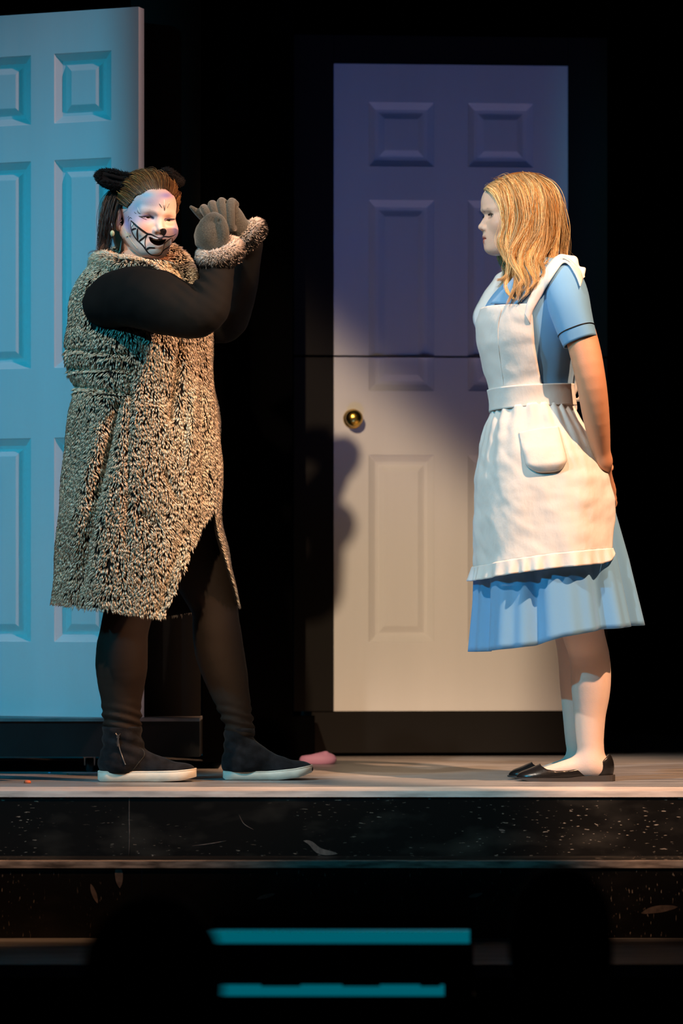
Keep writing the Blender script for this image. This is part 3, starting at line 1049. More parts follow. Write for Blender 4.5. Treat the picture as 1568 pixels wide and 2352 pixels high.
def near_curve(P, pts, r):
    d = np.full(len(P), 9.0)
    pts = np.asarray(pts, float)
    for a, b in zip(pts[:-1], pts[1:]):
        ba = b - a; h = np.clip((P - a) @ ba / (ba @ ba), 0, 1)
        d = np.minimum(d, np.linalg.norm(P - a - h[:, None] * ba, axis=1))
    return (1 / (1 + np.exp((d - r) / (r * 0.12))))[:, None]

# ------------------------------------------------------------------ the girl in the blue dress and white apron
YG = 0.08
G = lambda px, py, dy=0.0: W(px, py, YG + dy)
girl = thing('person', 'girl with wavy blonde hair in blue dress, white ruffled apron and black flats', 'person', (X(1300, YG), YG, 0.0))
M['skin'] = mat('skin', vcol=True, rough=0.5, spec=0.35, sss=0.08, bump=(260, 0.05, ONE))
M['blue_cloth'] = mat('blue_cloth', lin('78aedb'), 0.75, spec=0.2, sheen=0.15, bump=(9, 0.25, (1, 1, 0.5)))
M['white_cloth'] = mat('white_cloth', lin('e9e6e2'), 0.8, spec=0.15, sheen=0.1, bump=(16, 0.5, (1, 1, 0.6)))
M['black_trim'] = mat('black_trim', (0.008, 0.008, 0.01), 0.5)
M['blonde'] = mat('blonde', vcol=True, rough=0.38, spec=0.5)
M['black_leather'] = mat('black_leather', (0.010, 0.009, 0.009), 0.28, spec=0.6, bump=(60, 0.12, ONE))
M['rubber_grey'] = mat('rubber_grey', (0.05, 0.042, 0.038), 0.6)
SKIN = np.array(lin('e0a480'))

# --- head
gs = 0.955
gyaw = math.radians(-78)
GR = Rz(gyaw) @ Rx(math.radians(2))
gO = np.array([X(1097, YG), YG, Z(497.5, YG)]) - GR @ (np.array([0, -0.1155, 0]) * gs)
gO[0] += 0.001
gT = lambda P: (np.asarray(P) * gs) @ GR.T + gO
hv, hq = nets(sdf(head_prims(girl=True)), (-0.095, -0.125, -0.17), (0.095, 0.125, 0.125), 0.0017)
col = np.repeat(np.array(lin('ecc2aa'))[None], len(hv), 0)
lip = lin('b2574e')
zl = -0.0640
lipc = near_curve(hv, [(-0.023, -0.0845, zl), (-0.011, -0.096, zl + 0.003), (0, -0.099, zl + 0.004), (0.011, -0.096, zl + 0.004), (0.023, -0.0845, zl)], 0.0066)
lipd = near_curve(hv, [(-0.019, -0.086, zl - 0.003), (0, -0.098, zl - 0.0078), (0.019, -0.086, zl - 0.003)], 0.0072)
k = np.clip(lipc + lipd, 0, 1)
col = col * (1 - k) + np.array(lip) * k
k = near_curve(hv, [(-0.025, -0.084, zl), (-0.01, -0.096, zl - 0.0005), (0, -0.0985, zl - 0.001), (0.01, -0.096, zl - 0.0005), (0.025, -0.084, zl)], 0.0017) * 0.85
col = col * (1 - k) + np.array(lin('4a1c18')) * k
for s in (-1, 1):
    k = near_curve(hv, [(s * 0.013, -0.098, 0.0145), (s * 0.030, -0.0925, 0.0195), (s * 0.050, -0.077, 0.0165)], 0.0036) * 0.95
    col = col * (1 - k) + np.array(lin('6e4632')) * k
    k = near_curve(hv, [(s * 0.018, -0.088, 0.0025), (s * 0.031, -0.0885, 0.0050), (s * 0.045, -0.080, 0.0010)], 0.0030) * 0.9
    col = col * (1 - k) + np.array(lin('2a1c18')) * k
    k = near_curve(hv, [(s * 0.021, -0.089, -0.006), (s * 0.043, -0.082, -0.005)], 0.0042) * 0.4
    col = col * (1 - k) + np.array(lin('7a4c40')) * k
    k = np.exp(-((hv - np.array((s * 0.047, -0.065, -0.032))) ** 2).sum(1) / 0.020 ** 2)[:, None] * 0.35
    col = col * (1 - k) + np.array(lin('d9806a')) * k
headV = gT(hv)
# --- body below the neck
yn, yf = -0.165, 0.165
neck0 = gT([(0, 0.045, -0.12)])[0]
P = lambda px, py, dy: G(px, py, dy)
bp = [('u', 0.02, rc(neck0, G(1250, 640), 0.050, 0.055)),
      ('u', 0.05, el(G(1235, 740), (0.100, 0.150, 0.150))),
      ('u', 0.05, el(G(1225, 900), (0.085, 0.118, 0.14))),
      ('u', 0.06, el(G(1252, 1060), (0.120, 0.160, 0.15))),
      ('u', 0.04, rc(G(1268, 652, -0.12), G(1268, 652, 0.12), 0.040))]
for s in (-1, 1):
    # arm: shoulder, elbow, wrist behind the back
    near = s < 0
    A = [G(1298, 668, s * 0.155), G(1336, 780, s * 0.190), G(1356, 870, s * 0.205), G(1369, 960, s * 0.175), G(1383, 1060, s * 0.115)]
    bp += [('u', 0.03, chain(A, [0.043, 0.0425, 0.0400, 0.0355, 0.0225]))]
    hw = G(1387, 1088, s * 0.080); hk = G(1397, 1128, s * 0.040)
    bp += [('u', 0.02, chain([A[-1], hw, hk], [0.0235, 0.021, 0.021], 0.02))]
    for i, (o, l) in enumerate([(-0.024, 0.9), (-0.008, 1.0), (0.008, 0.95), (0.023, 0.78)]):
        b0 = hk + np.array([0.006 + 0.002 * i, 0.0, -o]); b1 = b0 + np.array([0.002, -s * 0.030 * l, -0.014 * l]); b2 = b1 + np.array([-0.004, -s * 0.026 * l, -0.012 * l])
        bp.append(('u', 0.006, chain([b0, b1, b2], [0.0092, 0.0086, 0.0070], 0.004)))
    t0 = hw + np.array([0.008, -s * 0.004, 0.012]); bp.append(('u', 0.008, chain([t0, t0 + np.array([0.006, -s * 0.024, 0.006]), t0 + np.array([0.006, -s * 0.046, 0.0])], [0.0105, 0.0095, 0.0075], 0.004)))
    # leg
    dx = 0 if near else -26
    yl = s * 0.052
    Lg = [G(1290, 1150, s * 0.085), G(1332 + dx * 0.6, 1420, s * 0.066), G(1351 + dx, 1500, yl), G(1353 + dx, 1570, yl), G(1354 + dx, 1640, yl), G(1355 + dx, 1705, yl), G(1362 + dx, 1752, yl)]
    bp.append(('u', 0.03, chain(Lg, [0.088, 0.060, 0.0535, 0.0500, 0.0430, 0.0365, 0.0330], 0.03)))
    bp.append(('u', 0.03, el(G(1366 + dx, 1560, yl), (0.036, 0.040, 0.085))))
    fx = 0 if near else -12
    bp.append(('u', 0.03, rc(G(1350 + fx, 1758, yl), G(1235 + fx, 1780, yl), 0.0345, 0.0150)))
    bp.append(('u', 0.02, el(G(1378 + fx, 1768, yl), (0.034, 0.027, 0.030))))
bv, bq = nets(sdf(bp), (X(1150), YG - 0.27, 0.002), (X(1450), YG + 0.27, 1.46), 0.0062)
bcol = np.repeat(SKIN[None], len(bv), 0)
tights = np.array(lin('ecd0c0'))
k = (1 / (1 + np.exp((bv[:, 2] - 0.50) * 200)))[:, None]
bcol = bcol * (1 - k) + tights * k
V = np.concatenate([headV, bv]); Q = np.concatenate([hq, bq + len(headV)]); C = np.concatenate([col, bcol])
mk('body', V, Q, M['skin'], girl, cols=C)
eyeballs(gT, girl, look=(0.0, math.radians(-8)), iris=(0.05, 0.06, 0.06))
# upper lashes
mb = MB()
for s in (-1, 1):
    for t in np.linspace(-1, 1, 15):
        b0 = np.array((s * 0.031 + t * 0.0125, -0.0880 + 0.0045 * t * t, 0.0030 - 0.0022 * t * t))
        tip = b0 + np.array((t * 0.003 + s * 0.001, -0.0065, 0.0005))
        mb.tube(gT(np.array([b0, (b0 + tip) / 2 + (0, 0, -0.0012), tip])), [0.0005, 0.0004, 0.00015], 4)
mb.build('eyelashes', M['black_trim'], girl)['kind'] = 'stuff'

# --- dress: bodice, collar, sleeves, skirt
py = np.array([600, 622, 650, 700, 740, 790, 850, 890, 935, 960])
xl = np.interp(py, [600, 620, 650, 700, 740, 790, 850, 890, 930, 960], [1195, 1175, 1150, 1118, 1104, 1106, 1121, 1131, 1136, 1134])
xr = np.interp(py, [600, 620, 650, 700, 740, 790, 850, 890, 930, 960], [1290, 1318, 1334, 1340, 1338, 1330, 1316, 1311, 1314, 1320])
wy = np.interp(py, [600, 620, 650, 700, 740, 790, 850, 890, 930, 960], [0.075, 0.125, 0.158, 0.168, 0.166, 0.158, 0.142, 0.134, 0.132, 0.140])


def bod(pyq):
    return interp(pyq, py, xl), interp(pyq, py, xr), interp(pyq, py, wy)


def bod_pt(pyq, th, off=0.0):
    """point on the bodice surface; th=0 front, +th towards the house"""
    l, r_, b = bod(pyq)
    cx = (X(l, YG) + X(r_, YG)) / 2; a = (X(r_, YG) - X(l, YG)) / 2 + off; b = b + off
    c, s = np.cos(th), np.sin(th); e = 2.25
    return np.stack([cx - a * np.sign(c) * np.abs(c) ** (2 / e), YG - b * np.sign(s) * np.abs(s) ** (2 / e), Z(pyq, YG) + 0 * th], -1)


def bod_th(pyq, px):
    l, r_, b = bod(pyq)
    c = np.clip(((l + r_) / 2 - px) / ((r_ - l) / 2), -1, 1)
    return np.arccos(np.sign(c) * np.abs(c) ** (2.25 / 2))


dress = None
pr = np.linspace(612, 955, 90); nt_ = 140
# V neck: the front opens above row 712
th = np.linspace(-PI, PI, nt_)
V = []
for i, p in enumerate(pr):
    op = np.clip((708 - p) / 96, 0, 1) * 0.95
    tt = np.sign(th) * (op + (np.abs(th) / PI) * (PI - op))
    R = bod_pt(np.full(nt_, p), tt)
    fold = 0.0035 * vnoise(np.stack([R[:, 0] * 1.2, R[:, 1], R[:, 2] + R[:, 0] * 0.8], 1), 42, 3) * np.clip((p - 760) / 60, 0, 1)
    cdir = R - np.array([X(1225, YG), YG, 0]); cdir[:, 2] = 0; cdir /= np.linalg.norm(cdir, axis=1)[:, None]
    V.append(R + cdir * fold[:, None])
V = np.array(V)
bodV, bodQ = V.reshape(-1, 3), grid_faces(len(pr), nt_)
dress = mk('dress', V.reshape(-1, 3), grid_faces(len(pr), nt_), M['blue_cloth'], girl)
modif(dress, 'SOLIDIFY', thickness=0.003, offset=-1)
# shirt collar: two leaves from the neck down to the V, with black piping
for s in (1, -1):
    tq = lambda q, px: float(bod_th(np.array(float(q)), np.array(float(px))))
    top = [bod_pt(np.array(q), np.array(s * t), 0.016) for q, t in [(606, 2.7), (600, 2.0), (601, 1.45), (632, tq(632, 1196)), (668, tq(668, 1165)), (706, tq(706, 1132))]]
    bot = [bod_pt(np.array(q), np.array(s * t), 0.014) for q, t in [(618, 2.7), (618, 2.1), (624, tq(624, 1268)), (652, tq(652, 1230)), (688, tq(688, 1205)), (711, tq(711, 1186))]]
    A = spline(np.array(top), 30); B = spline(np.array(bot), 30)
    t = np.linspace(0, 1, 8)[:, None, None]
    Vc = A[None] * (1 - t) + B[None] * t
    o = mk('collar', Vc.reshape(-1, 3), grid_faces(8, 30), M['blue_cloth'], dress); modif(o, 'SOLIDIFY', thickness=0.002)
    MB().tube(B + (-0.001, -0.001 * s, 0), 0.0015, 6).build('piping', M['black_trim'], dress)
# sleeves
for s in (-1, 1):
    cl = np.array([G(1262, 612, s * 0.075), G(1272, 622, s * 0.098), G(1285, 640, s * 0.125), G(1297, 668, s * 0.150), G(1308, 706, s * 0.172), G(1321, 750, s * 0.186), G(1333, 785, s * 0.193)])
    cl = spline(cl, 40); ns_ = 40
    T, N1, B1 = frames(cl)
    rr = interp(np.linspace(0, 1, ns_), [0, 0.06, 0.15, 0.3, 0.5, 0.75, 1], [0.004, 0.022, 0.040, 0.0565, 0.0600, 0.0545, 0.0490])
    t = np.linspace(0, 2 * PI, 48, endpoint=False)
    ax = np.array([1.0, 0, 0]); V = []
    for i in range(ns_):
        n1 = ax - T[i] * (ax @ T[i]); n1 /= np.linalg.norm(n1); n2 = np.cross(T[i], n1)
        u = i / (ns_ - 1)
        ripple = 1 + 0.03 * np.sin(t * 3 + u * 5) * u + 0.02 * np.sin(t * 5 + 2) * u
        ring = cl[i] + (rr[i] * ripple)[:, None] * (np.cos(t)[:, None] * n1 * 0.97 + np.sin(t)[:, None] * n2 * 0.96)
        V.append(ring)
    V = np.array(V)
    sl = mk('sleeve', V.reshape(-1, 3), grid_faces(ns_, 48, True), M['blue_cloth'], dress)
    if s < 0: near_sleeve = V.reshape(-1, 3)
    modif(sl, 'SOLIDIFY', thickness=0.0025, offset=-1)
    i = ns_ - 6
    ringp = np.vstack([V[i], V[i][:2]]) ; cen = V[i].mean(0)
    MB().tube(cen + (ringp - cen) * 1.012, 0.0016, 6, cap=False).build('piping', M['black_trim'], dress)

# skirt with pleats
nt_, nr = 320, 44
th = np.linspace(-PI, PI, nt_, endpoint=False)
wl, wr = 1136., 1316.
hl, hr = 1079., 1484.
V = []
cth = np.sign(np.cos(th)) * np.abs(np.cos(th)) ** (2 / 2.1); sth = np.sign(np.sin(th)) * np.abs(np.sin(th)) ** (2 / 2.1)
hem_py = np.interp(-cth, [-1, -0.65, -0.35, 0.0, 0.5, 1], [1497, 1489, 1481, 1461, 1445, 1435])
pl = th * 9 + 0.9 * np.sin(th * 2 + 1.0) + 0.5 * np.sin(th * 5)
saw = np.sin(pl) + 0.35 * np.sin(2 * pl + 0.7) + 0.25 * np.sin(th * 23 + 1)
for i in range(nr):
    t = i / (nr - 1)
    l = np.interp(t, [0, 0.12, 0.3, 0.55, 0.8, 1], [1136, 1120, 1100, 1093, 1089, 1079.])
    r_ = np.interp(t, [0, 0.12, 0.3, 0.5, 0.7, 1], [1316, 1345, 1385, 1415, 1445, 1482.])
    b = np.interp(t, [0, 0.12, 0.3, 0.55, 1], [0.132, 0.155, 0.185, 0.205, 0.235])
    cx = (X(l, YG) + X(r_, YG)) / 2; a = (X(r_, YG) - X(l, YG)) / 2
    amp = 0.0150 * np.clip((t - 0.15) / 0.85, 0, 1) ** 1.0
    x = cx - (a + amp * saw - amp) * cth
    y = YG - (b + amp * saw - amp) * sth
    z = Z(935, YG) + (np.array([Z(q, YG) for q in hem_py]) - Z(935, YG)) * t
    V.append(np.stack([x, y, z], 1))
V = np.array(V)
sk = mk('skirt', V.reshape(-1, 3), grid_faces(nr, nt_, True), M['blue_cloth'], dress)
modif(sk, 'SOLIDIFY', thickness=0.003, offset=-1)

# --- apron: bib, waistband, gathered skirt, ruffle, pocket, straps, bow
def wrinkle(V, amp, f, seed):
    V = np.asarray(V, float)
    c = V - np.array([X(1235, YG), YG, 0]); c[..., 2] = 0
    c /= np.linalg.norm(c, axis=-1)[..., None] + 1e-9
    return V + c * (amp * vnoise(V, f, seed))[..., None]


rows = np.linspace(711, 898, 60); n = 70
V = []
for p in rows:
    bx = np.interp(p, [711, 740, 800, 860, 898], [1208, 1215, 1219, 1229, 1237])
    e = bod_th(np.array(p), np.array(bx))
    tt = np.linspace(-e, e, n)
    q = np.full(n, p)
    q = q + np.where(np.abs(tt) < 9, 0, 0)
    V.append(bod_pt(q, tt, 0.010))
V = wrinkle(np.array(V), 0.0022, 60, 5)
apron = mk('apron', V.reshape(-1, 3), grid_faces(len(rows), n), M['white_cloth'], girl)
modif(apron, 'SOLIDIFY', thickness=0.003)
# princess seams on the bib
for tn in (0.95, -0.95):
    pth = [bod_pt(np.array(p), np.array(tn - (p - 711) / 187 * 0.10 * np.sign(tn)), 0.0134) for p in np.linspace(716, 896, 24)]
    MB().tube(pth, 0.0009, 4).build('seam', M['white_cloth'], apron)
# waistband
rows = np.linspace(890, 940, 16); n = 120
V = []
for i, p in enumerate(rows):
    tt = np.linspace(-2.72, 2.72, n)
    q = p + 6 * np.cos(tt)        # dips towards the front
    V.append(bod_pt(np.full(n, p), tt, 0.0125) + np.stack([0 * tt, 0 * tt, -0.007 * np.cos(tt)], 1))
V = wrinkle(np.array(V), 0.0012, 50, 6)
wbnd = mk('waistband', V.reshape(-1, 3), grid_faces(len(rows), n), M['white_cloth'], apron); modif(wbnd, 'SOLIDIFY', thickness=0.003)
wb_bot = V[-1]


def apron_ring(t, th, off=0.0):
    """apron skirt surface; t 0 waist .. 1 ruffle seam"""
    l = np.interp(t, [0, 0.10, 0.22, 0.45, 0.7, 1], [1131, 1117, 1106, 1093, 1091, 1091.])
    r_ = np.interp(t, [0, 0.16, 0.35, 0.5, 0.65, 0.8, 1], [1319, 1352, 1387, 1408, 1421, 1424, 1424.])
    b = np.interp(t, [0, 0.12, 0.3, 0.6, 1], [0.146, 0.168, 0.196, 0.216, 0.228])
    cx = (X(l, YG) + X(r_, YG)) / 2; a = (X(r_, YG) - X(l, YG)) / 2 + off; b = b + off
    c = np.sign(np.cos(th)) * np.abs(np.cos(th)) ** (2 / 2.2); s = np.sign(np.sin(th)) * np.abs(np.sin(th)) ** (2 / 2.2)
    x = cx - a * c; y = YG - b * s
    hem = np.interp(-c, [-1, -0.5, 0, 0.6, 1], [1304, 1288, 1276, 1266, 1262])
    top = np.interp(-c, [-1, 0, 1], [943, 932, 934])
    z = Z(top + (hem - top) * t, YG)
    return np.stack([x, y, z], -1)


n, nr = 240, 70
ed = lambda t: np.interp(t, [0, 0.5, 0.8, 1], [2.70, 2.62, 2.60, 2.50])
V = []
for i in range(nr):
    t = i / (nr - 1)
    th = np.linspace(-ed(t), ed(t), n)
    g = apron_ring(np.full(n, t), th)
    gat = 0.0042 * np.sin(th * 24 + 2.5 * np.sin(th * 3)) * np.exp(-t * 4.5) + 0.0055 * np.sin(th * 7 + 0.6 + t) * t * 0.8
    c = g - np.array([X(1250, YG), YG, 0]); c[:, 2] = 0; c /= np.linalg.norm(c, axis=1)[:, None]
    V.append(g + c * gat[:, None])
V = wrinkle(np.array(V), 0.0034, 30, 8)
V = wrinkle(V, 0.0017, 75, 9)
apsk = mk('apron_skirt', V.reshape(-1, 3), grid_faces(nr, n), M['white_cloth'], apron); modif(apsk, 'SOLIDIFY', thickness=0.0025)
edgeV = V
# ruffle along the hem, up the back edge
path = [V[-1][j] for j in range(0, n)]
path = np.array(path); m = len(path)
d = np.gradient(path, axis=0); d /= np.linalg.norm(d, axis=1)[:, None]
c = path - np.array([X(1250, YG), YG, 0]); c[:, 2] = 0; c /= np.linalg.norm(c, axis=1)[:, None]
s_ = np.cumsum(np.concatenate([[0], np.linalg.norm(np.diff(path, axis=0), axis=1)]))
pathf = np.stack([np.interp(np.linspace(0, s_[-1], 520), s_, path[:, k]) for k in range(3)], 1)
cf = np.stack([np.interp(np.linspace(0, s_[-1], 520), s_, c[:, k]) for k in range(3)], 1)
sf = np.linspace(0, s_[-1], 520)
wv = np.sin(sf * 150 + 1.5 * np.sin(sf * 31)) * (0.8 + 0.4 * np.sin(sf * 17)) + 0.4 * np.sin(sf * 61)
endf = np.clip(np.minimum(sf, s_[-1] - sf) / 0.05, 0, 1) ** 0.5
RW = []
for u in np.linspace(0, 1, 10):
    drop = 0.040 * u * (0.35 + 0.65 * endf)
    RW.append(pathf + cf * ((0.004 + 0.009 * u + 0.0060 * wv * u ** 0.8))[:, None] + np.stack([0 * sf, 0 * sf, 0.003 - drop], 1))
RW = np.array(RW)
rf = mk('ruffle', RW.reshape(-1, 3), grid_faces(10, 520), M['white_cloth'], apron); modif(rf, 'SOLIDIFY', thickness=0.002)
# pocket: patch that stands off the skirt, sagging open at the lower edge
for s in (1, -1):
    V = []
    nu, nv_ = 30, 30
    th0, th1 = 1.22, 1.86
    for j in range(nv_):
        v = j / (nv_ - 1)
        narrow = 0.16 * v + 0.22 * np.clip((v - 0.78) / 0.22, 0, 1) ** 1.3
        tt = np.linspace(th0 + narrow * 0.5 + 0.02 * v, th1 - narrow * 0.45 + 0.03 * v, nu)
        t = np.full(nu, 0.175 + 0.275 * v)
        u = np.linspace(-1, 1, nu)
        puff = 0.0025 + 0.0140 * (1 - u ** 6) * (0.10 + 0.90 * min(1, v * 1.2) ** 1.3) * (1 - max(0, (v - 0.80) / 0.20) ** 1.5)
        g = apron_ring(t + 0.012 * (1 - u ** 2) * v - 0.012 * u * (1 - v), s * tt, 0.0)
        c = g - np.array([X(1250, YG), YG, 0]); c[:, 2] = 0; c /= np.linalg.norm(c, axis=1)[:, None]
        V.append(g + c * (puff + 0.004)[:, None])
    pk = mk('pocket', wrinkle(np.array(V), 0.0015, 70, 11).reshape(-1, 3), grid_faces(nv_, nu), M['white_cloth'], apron)
    modif(pk, 'SOLIDIFY', thickness=0.0025)
# straps over the shoulders with a frilled outer edge
onD = Decal(np.concatenate([bodV, near_sleeve]), np.concatenate([bodQ, grid_faces(ns_, 48, True) + len(bodV)]))
inn = [(1205, 722), (1212, 692), (1228, 660), (1247, 626), (1266, 600), (1283, 588), (1303, 594), (1328, 618), (1338, 640)]
out = [(1216, 745), (1222, 716), (1242, 680), (1262, 648), (1279, 622), (1293, 605), (1306, 610), (1322, 634), (1332, 660)]
A2 = spline(np.array([(a, b, 0) for a, b in inn], float), 70); B2 = spline(np.array([(a, b, 0) for a, b in out], float), 70)
dep = []
Vs = np.zeros((9, 70, 3))
for j in range(70):
    for i in range(9):
        p_ = A2[j] + (B2[j] - A2[j]) * i / 8
        h = onD.hit(p_[0], p_[1])
        Vs[i, j] = (np.array(h[0]) + np.array(h[1]) * 0.0) if h[0] is not None else (np.nan, np.nan, np.nan)
yv = Vs[..., 1]
for i in range(9):                     # fill gaps and smooth the depth so the strap lies like cloth
    ok = ~np.isnan(yv[i]); yv[i] = np.interp(np.arange(70), np.where(ok)[0], yv[i][ok]) if ok.any() else YG - 0.12
for _ in range(12):
    yv[:, 1:-1] = (yv[:, :-2] + 2 * yv[:, 1:-1] + yv[:, 2:]) / 4
for j in range(70):
    for i in range(9):
        p_ = A2[j] + (B2[j] - A2[j]) * i / 8
        Vs[i, j] = W(p_[0], p_[1], yv[i, j] - 0.011 - 0.004 * math.sin(PI * i / 8))
for s in (1, -1):
    Vq = Vs if s > 0 else Vs * (1, -1, 1) + (0, 2 * YG, 0)
    st = mk('strap', wrinkle(Vq, 0.0012, 70, 4).reshape(-1, 3), grid_faces(9, 70), M['white_cloth'], apron); modif(st, 'SOLIDIFY', thickness=0.0025)
    # frill standing off the outer edge behind the shoulder
    A, B = Vq[0], Vq[-1]
    q = np.linspace(0, 1, 260); u = np.linspace(0, 1, 70)
    B0 = A if s > 0 else B
    Bf = np.stack([np.interp(q, u, A[:, k]) for k in range(3)], 1)
    back = np.clip((q - 0.58) / 0.12, 0, 1)
    wv = np.sin(q * 42 + np.sin(q * 13)) * 0.7
    FR = []
    for v in np.linspace(0, 1, 6):
        FR.append(Bf + np.stack([(0.010 + 0.005 * wv) * v * back, 0.008 * s * v * back, (0.010 + 0.006 * wv) * v * back], 1))
    fr = mk('frill', np.array(FR).reshape(-1, 3), grid_faces(6, 260), M['white_cloth'], apron); modif(fr, 'SOLIDIFY', thickness=0.0015)
# far shoulder ruffle bulging past the chest
A = spline(np.array([G(1130, 714, 0.09), G(1142, 680, 0.105), G(1158, 648, 0.115), G(1175, 620, 0.11)]), 40)
B = spline(np.array([G(1099, 778, 0.10), G(1086, 728, 0.13), G(1103, 684, 0.15), G(1138, 634, 0.15)]), 40)
t = np.linspace(0, 1, 10)[:, None, None]
Vs = A[None] * (1 - t) + B[None] * t + np.sin(PI * t) * np.array([-0.006, -0.018, 0.002])
fb = mk('frill', wrinkle(Vs, 0.003, 60, 14).reshape(-1, 3), grid_faces(10, 40), M['white_cloth'], apron); modif(fb, 'SOLIDIFY', thickness=0.002)
# buttons with loops at the back of the waistband and the bow ends
for p, dx in [(890, 0), (910, 5), (936, 8)]:
    c_ = G(1306 + dx, p, -0.045)
    MB().tube(c_ + np.array([(0.006 * math.cos(a), -0.003, 0.007 * math.sin(a)) for a in np.linspace(0, 2 * PI, 14)]), 0.0013, 6, cap=False).build('button_loop', M['white_cloth'], apron)
for pts, wd in [([(1316, 915), (1322, 890), (1326, 862), (1322, 850)], 0.016), ([(1316, 915), (1328, 918), (1340, 906), (1336, 894)], 0.014), ([(1316, 912), (1322, 935), (1318, 955)], 0.008)]:
    cp = spline(np.array([G(a, b, -0.03) for a, b in pts]), 16)
    dirs = np.gradient(cp, axis=0); nrm = np.stack([-dirs[:, 2], 0 * dirs[:, 0], dirs[:, 0]], 1); nrm /= np.linalg.norm(nrm, axis=1)[:, None]
    prof = np.interp(np.linspace(0, 1, 16), [0, 0.4, 1], [0.25, 1, 0.9])[:, None] * wd / 2
    Vb = np.stack([cp - nrm * prof, cp + (0, -0.006, 0), cp + nrm * prof])
    o = mk('bow_loop', Vb.reshape(-1, 3), grid_faces(3, 16), M['white_cloth'], apron); modif(o, 'SOLIDIFY', thickness=0.002)

# --- shoes: black ballet flats
def flat_shoe(yc, dx):
    xs_ = [1182, 1190, 1205, 1230, 1265, 1300, 1335, 1365, 1390, 1402, 1407]
    wid = [0.006, 0.020, 0.030, 0.039, 0.041, 0.038, 0.034, 0.033, 0.031, 0.024, 0.010]
    q = lambda px, py_: np.array([X(px + dx, YG), 0.0, Z(py_, YG)])
    sol = [('u', 0.02, el(q(1236, 1783), (0.062, 0.040, 0.026))), ('u', 0.03, el(q(1290, 1775), (0.075, 0.037, 0.040))),
           ('u', 0.02, el(q(1374, 1760), (0.0385, 0.0325, 0.050)))]
    fs = sdf(sol)
    tx = np.array([X(a + dx, YG) for a in (1180, 1232, 1240, 1252, 1272, 1300, 1340, 1372, 1388, 1398, 1410)])
    tz = np.array([Z(a, YG) for a in (1740, 1740, 1757, 1764, 1767, 1766, 1759, 1749, 1736, 1726, 1724)])

    def f(p):
        zt = np.interp(p[:, 0], tx, tz).astype(f32)
        return smax(smax(fs(p), p[:, 2] - zt, 0.004), 0.010 - p[:, 2], 0.002)
    sv_, sq_ = nets(f, (X(1170 + dx, YG), -0.055, 0.0), (X(1420 + dx, YG), 0.055, 0.10), 0.0022)
    sv_ = sv_ + np.array([0, yc, 0])
    sh = mk('shoe', sv_, sq_, M['black_leather'], girl)
    sh['label'] = 'black leather ballet flat'
    # rubber sole, thicker at the heel
    mb = MB(); t = np.linspace(0, 2 * PI, 64, endpoint=False)
    xc = np.linspace(1180, 1408, 64)
    outl = []
    us = np.linspace(0, 1, 32)
    xq = 1181 + (1408 - 1181) * us + dx
    wq = np.interp(1181 + (1408 - 1181) * us, xs_, wid) + 0.0035
    wq[0] = 0.004; wq[-1] = 0.012
    up = [(X(a, YG), yc + b) for a, b in zip(xq, wq)] + [(X(a, YG), yc - b) for a, b in zip(xq[::-1], wq[::-1])]
    up = np.array(up); m2 = len(up)
    hh = np.interp(up[:, 0], [X(1181 + dx, YG), X(1300 + dx, YG), X(1340 + dx, YG), X(1408 + dx, YG)], [0.010, 0.010, 0.015, 0.017])
    lo = np.interp(up[:, 0], [X(1181 + dx, YG), X(1215 + dx, YG), X(1408 + dx, YG)], [0.006, 0.0005, 0.0005])
    Vv = np.concatenate([np.column_stack([up, lo]), np.column_stack([up, hh])])
    Fs = [(i, (i + 1) % m2, m2 + (i + 1) % m2, m2 + i) for i in range(m2)]
    h2 = m2 // 2
    Fs += [(i, m2 - 1 - i, m2 - 2 - i, i + 1) for i in range(h2 - 1)] + [(m2 + i, m2 + i + 1, m2 + m2 - 2 - i, m2 + m2 - 1 - i) for i in range(h2 - 1)]
    mk('sole', Vv, Fs, M['rubber_grey'], sh, smooth=False)


flat_shoe(YG - 0.052, 0); flat_shoe(YG + 0.052, -14)

